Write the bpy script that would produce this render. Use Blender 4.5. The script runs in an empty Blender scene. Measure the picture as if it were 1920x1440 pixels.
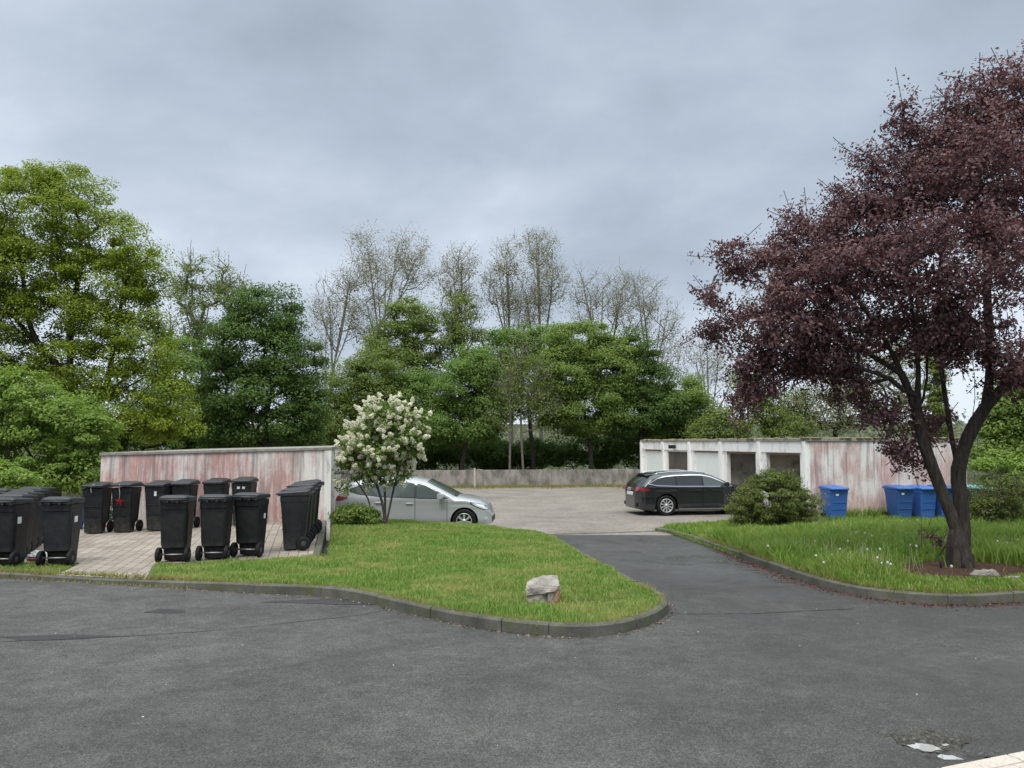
import bpy, bmesh, math, random
import numpy as np
from mathutils import Vector, Matrix

# ------------------------------------------------------------------ camera, sky, sun, exposure
scene = bpy.context.scene
COL = scene.collection
EYE = 1.70
F = 1442.0                      # focal length in pixels of the 1920 px wide picture
PITCH = math.atan(110.0 / F)
cam_data = bpy.data.cameras.new("camera")
cam_data.sensor_width = 36.0
cam_data.lens = 36.0 * F / 1920.0
cam_data.clip_start = 0.05
cam_data.clip_end = 5000.0
cam = bpy.data.objects.new("camera", cam_data)
cam.location = (0, 0, EYE)
cam.rotation_euler = (math.pi / 2 + PITCH, 0, 0)
COL.objects.link(cam)
scene.camera = cam

scene.view_settings.view_transform = 'Standard'
scene.view_settings.look = 'None'
scene.view_settings.gamma = 1.0
scene.view_settings.use_curve_mapping = False
scene.view_settings.exposure = 0.5

SUN_EL, SUN_AZ = math.radians(58), math.radians(200)   # azimuth clockwise from +Y
world = bpy.data.worlds.new("World")
scene.world = world
world.use_nodes = True
def build_world():
    nt = world.node_tree
    nt.nodes.clear()
    N = nt.nodes.new; L = nt.links.new
    out = N("ShaderNodeOutputWorld")
    sky = N("ShaderNodeTexSky"); sky.sky_type = 'NISHITA'; sky.sun_disc = False
    sky.sun_elevation = SUN_EL; sky.sun_rotation = SUN_AZ
    bg1 = N("ShaderNodeBackground"); bg1.inputs[1].default_value = 0.06
    L(sky.outputs[0], bg1.inputs[0])
    tc = N("ShaderNodeTexCoord")
    sep = N("ShaderNodeSeparateXYZ"); L(tc.outputs["Generated"], sep.inputs[0])
    def M(op, a, b=None, clamp=False):
        n = N("ShaderNodeMath"); n.operation = op; n.use_clamp = clamp
        for i, v in enumerate((a, b)):
            if v is None: continue
            if isinstance(v, (int, float)): n.inputs[i].default_value = v
            else: L(v, n.inputs[i])
        return n.outputs[0]
    zc = M('MAXIMUM', sep.outputs[2], 0.0)
    den = M('ADD', zc, 0.48)
    u = M('DIVIDE', sep.outputs[0], den); v = M('DIVIDE', sep.outputs[1], den)
    comb = N("ShaderNodeCombineXYZ"); L(u, comb.inputs[0]); L(v, comb.inputs[1]); comb.inputs[2].default_value = 3.7
    mp = N("ShaderNodeMapping"); L(comb.outputs[0], mp.inputs[0])
    mp.inputs["Rotation"].default_value = (0, 0, math.radians(52)); mp.inputs["Scale"].default_value = (0.85, 1.15, 1)
    mp.inputs["Location"].default_value = (2.3, 0.9, 0)
    def noise(scale, detail, rough, dist):
        n = N("ShaderNodeTexNoise"); L(mp.outputs[0], n.inputs["Vector"])
        n.inputs["Scale"].default_value = scale; n.inputs["Detail"].default_value = detail
        n.inputs["Roughness"].default_value = rough; n.inputs["Distortion"].default_value = dist
        return n.outputs[0]
    n1 = noise(0.80, 3, 0.5, 0.25); n2 = noise(1.9, 9, 0.52, 0.25); n3 = noise(5.5, 6, 0.55, 0.4)
    mixn = M('ADD', M('ADD', M('MULTIPLY', n1, 0.58), M('MULTIPLY', n2, 0.40)), M('SUBTRACT', M('MULTIPLY', n3, 0.12), 0.05))
    # thinner, brighter cloud towards the horizon
    hz = N("ShaderNodeMapRange"); L(sep.outputs[2], hz.inputs[0])
    hz.inputs[1].default_value = 0.02; hz.inputs[2].default_value = 0.40
    hz.inputs[3].default_value = 0.075; hz.inputs[4].default_value = 0.0
    mixn = M('ADD', mixn, hz.outputs[0])
    cr = N("ShaderNodeValToRGB"); L(mixn, cr.inputs[0])
    e = cr.color_ramp.elements
    e[0].position = 0.375; e[0].color = (0.272, 0.320, 0.382, 1)
    e[1].position = 0.60; e[1].color = (0.60, 0.66, 0.745, 1)
    m = e.new(0.445); m.color = (0.345, 0.405, 0.482, 1)
    m = e.new(0.505); m.color = (0.432, 0.490, 0.568, 1)
    # an overcast sky is brightest overhead
    zb = N("ShaderNodeMapRange"); L(sep.outputs[2], zb.inputs[0]); zb.interpolation_type = 'SMOOTHSTEP'
    zb.inputs[1].default_value = 0.56; zb.inputs[2].default_value = 0.95
    zb.inputs[3].default_value = 1.0; zb.inputs[4].default_value = 4.6
    warm = N("ShaderNodeMix"); warm.data_type = 'RGBA'; warm.blend_type = 'MULTIPLY'
    zw = N("ShaderNodeMapRange"); L(sep.outputs[2], zw.inputs[0]); zw.inputs[1].default_value = 0.56; zw.inputs[2].default_value = 0.85
    L(zw.outputs[0], warm.inputs[0]); L(cr.outputs[0], warm.inputs[6]); warm.inputs[7].default_value = (1.07, 0.98, 0.83, 1)
    bg2 = N("ShaderNodeBackground"); L(warm.outputs[2], bg2.inputs[0]); L(zb.outputs[0], bg2.inputs[1])
    mx = N("ShaderNodeMixShader"); mx.inputs[0].default_value = 0.93
    L(bg1.outputs[0], mx.inputs[1]); L(bg2.outputs[0], mx.inputs[2]); L(mx.outputs[0], out.inputs[0])
build_world()

sun_data = bpy.data.lights.new("sun", 'SUN')
sun_data.energy = 1.5
sun_data.angle = math.radians(28)
sun_data.color = (1.0, 0.95, 0.88)
sun = bpy.data.objects.new("sun", sun_data)
d = Vector((math.sin(SUN_AZ) * math.cos(SUN_EL), math.cos(SUN_AZ) * math.cos(SUN_EL), math.sin(SUN_EL)))
sun.rotation_euler = d.to_track_quat('Z', 'Y').to_euler()
sun.location = d * 60
COL.objects.link(sun)

# ------------------------------------------------------------------ helpers: pixel rays, heights
CP, SP = math.cos(PITCH), math.sin(PITCH)
def ray(px, py):
    u = (px - 960) / F; v = (720 - py) / F
    return (u, CP - v * SP, SP + v * CP)
def at_depth(px, py, y):                 # point seen at that pixel of the photo, y metres ahead
    r = ray(px, py); t = y / r[1]
    return np.array((r[0] * t, y, EYE + r[2] * t))
def on(px, py, zf):                      # point seen at that pixel on the surface z = zf(x, y)
    r = ray(px, py); z = -0.3
    for _ in range(40):
        t = (z - EYE) / r[2]
        z = zf(r[0] * t, r[1] * t)
    t = (z - EYE) / r[2]
    return np.array((r[0] * t, r[1] * t, z))
def sstep(a, b, x):
    t = np.clip((np.asarray(x, float) - a) / (b - a), 0, 1)
    return t * t * (3 - 2 * t)
LOT = -0.72
def road_z(x, y):
    s = np.clip((np.asarray(y, float) - 9) / 11.5, 0, 1)
    return np.where(np.asarray(y) < 9, -0.02 * np.asarray(y, float), -0.18 - 0.23 * s - 0.31 * s * s)
def pad_z(x, y):
    return -0.165 - 0.03 * sstep(10.5, 12, y) + 0.13 * sstep(-8.8, -3.6, x) * sstep(13, 17.5, y)
def wave(x, y, s=1.0, seed=0.0):
    return (np.sin(x * 1.7 * s + seed) * np.cos(y * 1.3 * s + 1.3 * seed) + 0.5 * np.sin(x * 3.9 * s + y * 2.7 * s + seed * 2)
            + 0.3 * np.sin(7.1 * x * s - 5.3 * y * s + seed)) / 1.8
_wr = np.random.RandomState(99).uniform(-1, 1, (40, 4))
def patchy(x, y, s=1.0, seed=0):
    out = 0.0
    for i in range(9):
        a, b, c, d = _wr[(i + seed * 7) % 40]; f = s * (0.7 + 0.42 * i); ang = a * 3.14159
        out = out + np.sin((x * np.cos(ang) + y * np.sin(ang)) * f * 2.2 + 6.3 * b + 1.5 * np.sin((x * np.sin(ang) - y * np.cos(ang)) * f * 1.3 + 6.3 * c)) / (1 + .35 * i)
    return out / 2.4
def lawn_left_z(x, y):
    return road_z(x, y) + 0.10 + 0.27 * sstep(12, 19.5, y) * sstep(1.3, -3.0, x) + 0.02 * wave(x, y, 0.9)
def lawn_right_z(x, y):
    return road_z(x, y) + 0.10 + 0.025 * wave(x, y, 0.8, 2.0) + 0.10 * sstep(0, 3, x - 5) * sstep(10.5, 14, y) * sstep(22, 17, y)
def terrain_z(x, y):
    y = np.asarray(y, float)
    return -0.95 - 0.07 * np.clip(y - 47, 0, 50) + 0.028 * np.clip(y - 140, 0, 3000) + 0.15 * wave(x, y, 0.15)

# ------------------------------------------------------------------ helpers: objects
def tag(o, label=None, cat=None, group=None, kind=None):
    if label: o["label"] = label
    if cat: o["category"] = cat
    if group: o["group"] = group
    if kind: o["kind"] = kind
    return o
def link(name, me, parent=None, mat=None):
    o = bpy.data.objects.new(name, me); COL.objects.link(o)
    if mat is not None and me is not None: me.materials.append(mat)
    if parent is not None: o.parent = parent
    return o
def empty(name, loc=(0, 0, 0), rz=0.0, label=None, cat=None, group=None):
    o = bpy.data.objects.new(name, None); COL.objects.link(o)
    o.location = tuple(float(v) for v in loc); o.rotation_euler = (0, 0, rz); o.empty_display_size = 0.2
    return tag(o, label, cat, group)
def fast_mesh(name, V, Fc, smooth=False):
    V = np.ascontiguousarray(V, dtype=np.float32); Fc = np.ascontiguousarray(Fc, dtype=np.int32)
    me = bpy.data.meshes.new(name)
    me.vertices.add(len(V)); me.vertices.foreach_set("co", V.ravel())
    n, k = Fc.shape
    me.loops.add(n * k); me.loops.foreach_set("vertex_index", Fc.ravel())
    me.polygons.add(n)
    me.polygons.foreach_set("loop_start", np.arange(0, n * k, k, dtype=np.int32))
    me.polygons.foreach_set("loop_total", np.full(n, k, dtype=np.int32))
    if smooth: me.polygons.foreach_set("use_smooth", np.ones(n, dtype=bool))
    me.update(calc_edges=True)
    return me
class MB:
    """collects shapes into one mesh"""
    def __init__(s): s.v = []; s.f = []; s.sm = []
    def add(s, vs, fs, smooth=False):
        o = len(s.v); s.v += [tuple(map(float, p)) for p in vs]
        for f in fs: s.f.append(tuple(o + i for i in f)); s.sm.append(smooth)
    def box(s, x0, x1, y0, y1, z0, z1, M=None):
        vs = [(x, y, z) for z in (z0, z1) for (x, y) in ((x0, y0), (x1, y0), (x1, y1), (x0, y1))]
        if M is not None: vs = [M @ Vector(p) for p in vs]
        s.add(vs, [(3, 2, 1, 0), (4, 5, 6, 7), (0, 1, 5, 4), (1, 2, 6, 5), (2, 3, 7, 6), (3, 0, 4, 7)])
    def loft(s, rings, cap0=True, cap1=True, smooth=False):
        n = len(rings[0]); vs = [p for r in rings for p in r]; fs = []
        for i in range(len(rings) - 1):
            for j in range(n):
                k = (j + 1) % n
                fs.append((i * n + j, i * n + k, (i + 1) * n + k, (i + 1) * n + j))
        o = len(s.v); s.add(vs, fs, smooth)
        if cap0: s.f.append(tuple(o + j for j in reversed(range(n)))); s.sm.append(False)
        if cap1: s.f.append(tuple(o + (len(rings) - 1) * n + j for j in range(n))); s.sm.append(False)
    def tube(s, path, rad, n=8, smooth=True, caps=True):
        path = [Vector(p) for p in path]
        if not isinstance(rad, (list, tuple)): rad = [rad] * len(path)
        rings = []; ref = None
        for i, p in enumerate(path):
            t = (path[min(i + 1, len(path) - 1)] - path[max(i - 1, 0)]).normalized()
            if ref is None: ref = t.orthogonal().normalized()
            a = (ref - t * ref.dot(t)).normalized(); b = t.cross(a); ref = a
            rings.append([p + (a * math.cos(2 * math.pi * k / n) + b * math.sin(2 * math.pi * k / n)) * rad[i] for k in range(n)])
        s.loft(rings, caps, caps, smooth)
    def lathe(s, prof, n=24, M=None, smooth=True, caps=True):   # profile of (r, h) round local X
        rings = []
        for r, h in prof:
            ring = [Vector((h, r * math.cos(2 * math.pi * k / n), r * math.sin(2 * math.pi * k / n))) for k in range(n)]
            rings.append([M @ p for p in ring] if M is not None else ring)
        s.loft(rings, caps, caps, smooth)
    def build(s, name, mat, parent=None, bevel=0.0, fix=True):
        me = bpy.data.meshes.new(name); me.from_pydata(s.v, [], s.f)
        me.polygons.foreach_set("use_smooth", np.array(s.sm, dtype=bool))
        if fix:
            bm = bmesh.new(); bm.from_mesh(me); bmesh.ops.recalc_face_normals(bm, faces=bm.faces[:]); bm.to_mesh(me); bm.free()
        me.update()
        o = link(name, me, parent, mat)
        if bevel:
            m = o.modifiers.new("bevel", 'BEVEL'); m.width = bevel; m.segments = 2; m.limit_method = 'ANGLE'; m.angle_limit = math.radians(40)
        return o
def copy_tree(o, parent=None):
    c = o.copy(); COL.objects.link(c)
    if parent is not None: c.parent = parent
    for ch in list(o.children): copy_tree(ch, c)
    return c
def in_poly(P, poly):
    x, y = P[:, 0], P[:, 1]; inside = np.zeros(len(P), bool); n = len(poly)
    for i in range(n):
        x1, y1 = poly[i][0], poly[i][1]; x2, y2 = poly[(i + 1) % n][0], poly[(i + 1) % n][1]
        c = ((y1 > y) != (y2 > y)); t = (x2 - x1) * (y - y1) / ((y2 - y1) if y2 != y1 else 1e-9) + x1
        inside ^= c & (x < t)
    return inside
def smooth_line(pts, step=0.25):         # Catmull-Rom through the points, resampled
    P = np.array(pts, float); Q = []
    for i in range(len(P) - 1):
        p0, p1, p2, p3 = P[max(i - 1, 0)], P[i], P[i + 1], P[min(i + 2, len(P) - 1)]
        n = max(2, int(np.linalg.norm(p2 - p1) / step))
        for k in range(n):
            t = k / n
            Q.append(0.5 * (2 * p1 + (p2 - p0) * t + (2 * p0 - 5 * p1 + 4 * p2 - p3) * t ** 2 + (3 * p1 - p0 - 3 * p2 + p3) * t ** 3))
    Q.append(P[-1]); return np.array(Q)

# ------------------------------------------------------------------ materials
class NT:
    def __init__(s, name):
        s.m = bpy.data.materials.new(name); s.m.use_nodes = True; s.t = s.m.node_tree; s.t.nodes.clear()
        s.out = s.n("ShaderNodeOutputMaterial"); s.b = s.n("ShaderNodeBsdfPrincipled"); s.l(s.b.outputs[0], s.out.inputs[0])
        s._tc = None
    def n(s, t, **k):
        x = s.t.nodes.new(t)
        for a, v in k.items(): setattr(x, a, v)
        return x
    def l(s, a, b): s.t.links.new(a, b)
    def put(s, sock, v):
        if isinstance(v, (int, float)): sock.default_value = v
        elif isinstance(v, tuple): sock.default_value = v if len(v) != 3 or sock.type != 'RGBA' else v + (1,)
        else: s.l(v, sock)
    def coord(s, which="Object"):
        if s._tc is None: s._tc = s.n("ShaderNodeTexCoord")
        return s._tc.outputs[which]
    def map(s, scale=(1, 1, 1), rot=(0, 0, 0), loc=(0, 0, 0), src=None):
        m = s.n("ShaderNodeMapping"); s.l(src if src is not None else s.coord(), m.inputs[0])
        m.inputs["Scale"].default_value = scale; m.inputs["Rotation"].default_value = rot; m.inputs["Location"].default_value = loc
        return m.outputs[0]
    def noise(s, scale, detail=4, rough=0.55, vec=None, dist=0.0):
        x = s.n("ShaderNodeTexNoise"); s.l(vec if vec is not None else s.coord(), x.inputs["Vector"])
        x.inputs["Scale"].default_value = scale; x.inputs["Detail"].default_value = detail
        x.inputs["Roughness"].default_value = rough; x.inputs["Distortion"].default_value = dist
        return x.outputs[0]
    def voro(s, scale, vec=None, feature='F1'):
        x = s.n("ShaderNodeTexVoronoi"); x.feature = feature; s.l(vec if vec is not None else s.coord(), x.inputs["Vector"])
        x.inputs["Scale"].default_value = scale
        return x
    def ramp(s, fac, stops, interp='LINEAR'):
        x = s.n("ShaderNodeValToRGB"); s.l(fac, x.inputs[0]); e = x.color_ramp.elements; x.color_ramp.interpolation = interp
        st = [(p, (c, c, c, 1) if isinstance(c, (int, float)) else tuple(c) + (1,)) for p, c in sorted(stops)]
        e[0].position, e[0].color = st[0]; e[1].position, e[1].color = st[-1]
        for p, c in st[1:-1]:
            el = e.new(p); el.color = c
        return x.outputs[0]
    def mix(s, fac, a, b, mode='MIX'):
        x = s.n("ShaderNodeMix", data_type='RGBA', blend_type=mode)
        s.put(x.inputs[0], fac); s.put(x.inputs[6], a); s.put(x.inputs[7], b)
        return x.outputs[2]
    def math(s, op, a, b=0.0, clamp=False):
        x = s.n("ShaderNodeMath", operation=op, use_clamp=clamp); s.put(x.inputs[0], a); s.put(x.inputs[1], b); return x.outputs[0]
    def bump(s, h, strength=0.4, dist=0.01):
        x = s.n("ShaderNodeBump"); s.l(h, x.inputs["Height"]); x.inputs["Strength"].default_value = strength; x.inputs["Distance"].default_value = dist
        s.l(x.outputs[0], s.b.inputs["Normal"])
    def set(s, **k):
        names = dict(color="Base Color", rough="Roughness", spec="Specular IOR Level", metal="Metallic", coat="Coat Weight", coat_rough="Coat Roughness", alpha="Alpha", trans="Transmission Weight")
        for a, v in k.items(): s.put(s.b.inputs[names[a]], v)
        return s
def flat(name, color, rough=0.5, spec=0.5, metal=0.0, coat=0.0, var=0.12, scale=6.0):
    m = NT(name); n = m.noise(scale, 5)
    c = m.mix(n, tuple(x * (1 - var) for x in color), tuple(min(1, x * (1 + var)) for x in color))
    m.set(color=c, rough=m.math('ADD', rough - 0.06, m.math('MULTIPLY', n, 0.12)), spec=spec, metal=metal, coat=coat, coat_rough=0.04)
    return m.m

def mat_asphalt():
    m = NT("asphalt")
    big = m.noise(0.35, 5, 0.55); mid = m.noise(1.9, 9, 0.7, dist=0.5); fine = m.noise(130, 3, 0.8); agg = m.voro(100).outputs["Color"]
    aggv = m.math('MULTIPLY', agg, 1.0)
    c = m.ramp(mid, [(0.28, (0.055, 0.054, 0.052)), (0.48, (0.073, 0.072, 0.069)), (0.72, (0.098, 0.096, 0.091))])
    c = m.mix(0.7, c, m.ramp(big, [(0.36, 0.38), (0.62, 0.60)]), 'OVERLAY')
    c = m.mix(0.55, c, m.ramp(fine, [(0.36, 0.0), (0.64, 1.0)]), 'OVERLAY')
    c = m.mix(0.75, c, m.ramp(aggv, [(0.0, 0.12), (1.0, 0.88)]), 'OVERLAY')
    c = m.mix(0.32, c, m.ramp(m.noise(6, 6, 0.75), [(0.35, 0.25), (0.65, 0.75)]), 'OVERLAY')
    sx = m.n('ShaderNodeSeparateXYZ'); m.l(m.coord(), sx.inputs[0])
    damp = m.math('ADD', m.math('ADD', m.math('MULTIPLY', sx.outputs[0], 0.07), m.math('MULTIPLY', sx.outputs[1], 0.018)), m.math('MULTIPLY', m.noise(0.5, 6, 0.6, dist=0.6), 1.1))
    dm = m.ramp(damp, [(0.62, 0.0), (1.0, 1.0)]); c = m.mix(m.math('MULTIPLY', dm, 0.45), c, (0.038, 0.037, 0.035))
    c = m.mix(m.ramp(aggv, [(0.88, 0.0), (0.97, 0.25)]), c, (0.22, 0.215, 0.20))
    wy = m.n('ShaderNodeMapRange'); m.l(sx.outputs[1], wy.inputs[0]); wy.inputs[1].default_value = 10.5; wy.inputs[2].default_value = 13.5
    wet = m.math('MULTIPLY', wy.outputs[0], m.ramp(m.noise(1.0, 5, 0.55, m.map(scale=(1.1, .35, 1)), 0.5), [(0.42, 0.0), (0.60, 0.42)]))
    m.set(color=c, spec=0.34, rough=m.math('SUBTRACT', m.ramp(m.noise(0.55, 4, 0.6, dist=0.8), [(0.34, 0.62), (0.5, 0.92)]), m.math('ADD', m.math('MULTIPLY', dm, 0.16), wet)))
    m.bump(m.math('ADD', fine, m.math('MULTIPLY', aggv, 0.6)), 0.5, 0.006)
    return m.m
def mat_lot():
    m = NT("gravelly_parking_surface")
    mid = m.noise(0.7, 6, 0.6, dist=0.5); fine = m.noise(60, 4, 0.7); crack = m.voro(0.32, m.map(src=m.coord(), scale=(1, 1, 1)), 'DISTANCE_TO_EDGE').outputs[0]
    c = m.ramp(mid, [(0.3, (0.165, 0.147, 0.128)), (0.7, (0.255, 0.230, 0.202))])
    c = m.mix(0.5, c, m.ramp(fine, [(0.3, 0.25), (0.7, 0.75)]), 'OVERLAY')
    c = m.mix(0.5, c, m.ramp(m.noise(7, 5, 0.7), [(0.35, 0.3), (0.65, 0.7)]), 'OVERLAY')
    m.set(color=c, rough=0.9, spec=0.25); m.bump(fine, 0.5, 0.008)
    return m.m
def mat_pavers():
    m = NT("concrete_pavers")
    b = m.n("ShaderNodeTexBrick"); m.l(m.map(rot=(0, 0, math.radians(-104))), b.inputs["Vector"])
    b.inputs["Scale"].default_value = 1.0; b.inputs["Mortar Size"].default_value = 0.007; b.inputs["Brick Width"].default_value = 0.24
    b.inputs["Row Height"].default_value = 0.16; b.inputs["Mortar Smooth"].default_value = 0.3; b.inputs["Bias"].default_value = 0.0
    b.inputs["Color1"].default_value = (0.25, 0.215, 0.182, 1); b.inputs["Color2"].default_value = (0.34, 0.295, 0.252, 1); b.inputs["Mortar"].default_value = (0.095, 0.088, 0.070, 1)
    c = m.mix(0.55, b.outputs[0], m.ramp(m.noise(1.3, 6, 0.6), [(0.3, 0.33), (0.7, 0.66)]), 'OVERLAY')
    c = m.mix(0.4, c, m.ramp(m.noise(70, 3), [(0.3, 0.3), (0.7, 0.7)]), 'OVERLAY')
    m.set(color=c, rough=0.85, spec=0.3); m.bump(m.math('SUBTRACT', m.math('MULTIPLY', m.noise(70, 3), 0.3), b.outputs[1]), 0.6, 0.006)
    return m.m
def mat_concrete(name, lo, hi, moss=0.0, mosscol=(0.08, 0.10, 0.03), scale=1.0):
    m = NT(name)
    a = m.noise(2.2 * scale, 7, 0.62, dist=0.3); f = m.noise(55 * scale, 4, 0.7)
    c = m.ramp(a, [(0.3, lo), (0.7, hi)])
    c = m.mix(0.5, c, m.ramp(f, [(0.3, 0.25), (0.7, 0.75)]), 'OVERLAY')
    if moss: c = m.mix(m.ramp(m.noise(5 * scale, 6, 0.7), [(0.6 - 0.25 * moss, 0.0), (0.68, 0.75)]), c, mosscol)
    m.set(color=c, rough=0.88, spec=0.3); m.bump(f, 0.4, 0.006)
    return m.m
def mat_streaked(name, pink=0.5, grey=0.5, white=(0.60, 0.57, 0.54), pinkc=(0.47, 0.245, 0.22), darkc=(0.17, 0.16, 0.155), seed=0.0, ztop=1.5, zlow=-0.4, f1=5.5, fine=.75, fd=8):
    """weathered painted concrete: pink paint washed off in vertical streaks"""
    m = NT(name)
    v1 = m.map(scale=(f1, f1, 0.8), loc=(seed, 0, 0)); v2 = m.map(scale=(21, 21, 2.0), loc=(0, seed, 3)); v3 = m.map(scale=(1.3, 1.3, 0.8), loc=(seed * 2, 1, 0))
    s1 = m.noise(1.0, 5, 0.6, v1); s2 = m.noise(1.0, 4, 0.6, v2); s3 = m.noise(1.0, 5, 0.55, v3)
    pf = m.math('ADD', m.math('MULTIPLY', s1, 0.32), m.math('MULTIPLY', s3, 0.68))
    pf = m.math('ADD', pf, m.math('MULTIPLY', m.math('SUBTRACT', m.noise(11, 6, 0.75), 0.5), 0.10))
    c = m.mix(m.ramp(pf, [(0.615 - 0.25 * pink, 0.0), (0.72 - 0.25 * pink, 0.9)]), white, m.mix(m.noise(3.0, 5, 0.7), tuple(q * .72 for q in pinkc), tuple(q * 1.25 for q in pinkc)))
    c = m.mix(m.ramp(s2, [(0.46, 0.0), (0.68, fine)]), c, tuple(min(1, w * 1.12) for w in white))
    sep = m.n("ShaderNodeSeparateXYZ"); m.l(m.coord(), sep.inputs[0])
    up = m.n("ShaderNodeMapRange"); m.l(sep.outputs[2], up.inputs[0]); up.inputs[1].default_value = zlow; up.inputs[2].default_value = ztop
    dk = m.math('ADD', m.math('MULTIPLY', m.noise(1.0, 6, 0.65, m.map(scale=(fd, fd, 0.5 if fd > 5 else 1.2), loc=(seed, seed, 1))), 1.0), m.math('MULTIPLY', up.outputs[0], 0.16))
    c = m.mix(m.ramp(dk, [(0.66 - 0.1 * grey, 0.0), (0.86 - 0.1 * grey, 0.72)]), c, darkc)
    f = m.noise(45, 4, 0.7)
    c = m.mix(0.3, c, m.ramp(f, [(0.3, 0.3), (0.7, 0.7)]), 'OVERLAY')
    m.set(color=c, rough=0.85, spec=0.3); m.bump(f, 0.3, 0.005)
    return m.m
def mat_leaf(name, cols, trans=(0.10, 0.16, 0.02), tfac=0.42, rough=0.5, spec=0.25, patch=0.35):
    m = NT(name)
    g = m.n("ShaderNodeNewGeometry")
    r = m.math('ADD', m.math('MULTIPLY', g.outputs["Random Per Island"], 1 - patch), m.math('MULTIPLY', m.noise(0.45, 3, 0.5), patch))
    k = len(cols); c = m.ramp(r, [((i + 0.5) / k, cols[i]) for i in range(k)])
    m.set(color=c, rough=rough, spec=spec)
    t = m.n("ShaderNodeBsdfTranslucent"); m.l(m.mix(0.5, c, trans), t.inputs[0])
    x = m.n("ShaderNodeMixShader"); x.inputs[0].default_value = tfac
    m.l(m.b.outputs[0], x.inputs[1]); m.l(t.outputs[0], x.inputs[2]); m.l(x.outputs[0], m.out.inputs[0])
    return m.m
def mat_bark(name, lo, hi):
    m = NT(name)
    a = m.noise(1.0, 6, 0.65, m.map(scale=(22, 22, 4)), dist=1.2)
    c = m.ramp(a, [(0.3, lo), (0.7, hi)]); c = m.mix(m.ramp(m.noise(3, 5), [(0.55, 0.0), (0.75, 0.4)]), c, (0.09, 0.10, 0.05))
    m.set(color=c, rough=0.9, spec=0.2); m.bump(a, 1.0, 0.04)
    return m.m
def mat_grass(name, cols, dry):
    m = NT(name); g = m.n("ShaderNodeNewGeometry")
    c = m.ramp(g.outputs["Random Per Island"], [((i + 0.5) / len(cols), cols[i]) for i in range(len(cols))])
    p = m.math('ADD', m.math('MULTIPLY', m.noise(0.7, 4, 0.6), .55), m.math('MULTIPLY', m.noise(3.2, 5, 0.65), .45))
    c = m.mix(m.ramp(p, [(0.45, 0.0), (0.62, 0.72)]), c, dry)
    m.set(color=c, rough=0.55, spec=0.3)
    t = m.n("ShaderNodeBsdfTranslucent"); m.l(c, t.inputs[0])
    x = m.n("ShaderNodeMixShader"); x.inputs[0].default_value = 0.45
    m.l(m.b.outputs[0], x.inputs[1]); m.l(t.outputs[0], x.inputs[2]); m.l(x.outputs[0], m.out.inputs[0])
    return m.m
def mat_bin(name, color, rough, spec, dust=(.20, .185, .16)):
    m = NT(name); oi = m.n("ShaderNodeObjectInfo")
    n = m.noise(7, 6, .65); sc = m.noise(1.0, 6, .7, m.map(scale=(30, 30, 3)))
    c = m.mix(oi.outputs["Random"], tuple(x * .75 for x in color), tuple(x * 1.3 + .001 for x in color))
    c = m.mix(m.ramp(n, [(.40, 0.0), (.8, .10)]), c, dust)
    c = m.mix(m.ramp(sc, [(.60, 0.0), (.74, .12)]), c, dust)
    sep = m.n("ShaderNodeSeparateXYZ"); m.l(m.coord(), sep.inputs[0]); z = m.n("ShaderNodeMapRange"); m.l(sep.outputs[2], z.inputs[0]); z.inputs[1].default_value = .35; z.inputs[2].default_value = .0
    c = m.mix(m.math('MULTIPLY', m.math('MULTIPLY', z.outputs[0], m.ramp(m.noise(14, 5, .7), [(.35, 0.1), (.7, .8)])), .30), c, dust)
    m.set(color=c, rough=m.math('ADD', m.math('MULTIPLY', n, .25), rough - .1), spec=spec); m.bump(m.noise(160, 2, .5), .12, .002)
    return m.m
def mat_soil(name, cols, scale=3.0):
    m = NT(name); a = m.noise(scale, 8, 0.65); c = m.ramp(a, [(0.25 + 0.5 * i / max(1, len(cols) - 1), cols[i]) for i in range(len(cols))])
    c = m.mix(0.5, c, m.ramp(m.noise(50, 4), [(0.3, 0.2), (0.7, 0.8)]), 'OVERLAY')
    m.set(color=c, rough=0.95, spec=0.15); m.bump(m.noise(40, 5), 0.8, 0.02)
    return m.m

MAT = {}
MAT['asphalt'] = mat_asphalt(); MAT['lot'] = mat_lot(); MAT['pavers'] = mat_pavers()
MAT['kerb'] = mat_concrete("kerb_concrete", (0.062, 0.060, 0.053), (0.155, 0.148, 0.132), 0.5)
MAT['kerb_light'] = mat_concrete("pale_pavement", (0.42, 0.37, 0.32), (0.56, 0.50, 0.44))
MAT['soil'] = mat_soil("lawn_soil", [(0.045, 0.050, 0.018), (0.085, 0.10, 0.03), (0.14, 0.14, 0.05)], 1.6)
MAT['mulch'] = mat_soil("mulch", [(0.03, 0.018, 0.013), (0.07, 0.038, 0.028), (0.12, 0.075, 0.05)], 9)
MAT['forest'] = mat_soil("forest_floor", [(0.03, 0.032, 0.012), (0.05, 0.06, 0.02), (0.09, 0.08, 0.04)], 0.8)
MAT['tar'] = flat("tar_seam", (0.035, 0.035, 0.036), 0.6, 0.4)
MAT['wet'] = flat("wet_asphalt", (0.045, 0.045, 0.042), 0.35, 0.5, var=0.4, scale=25)
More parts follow.
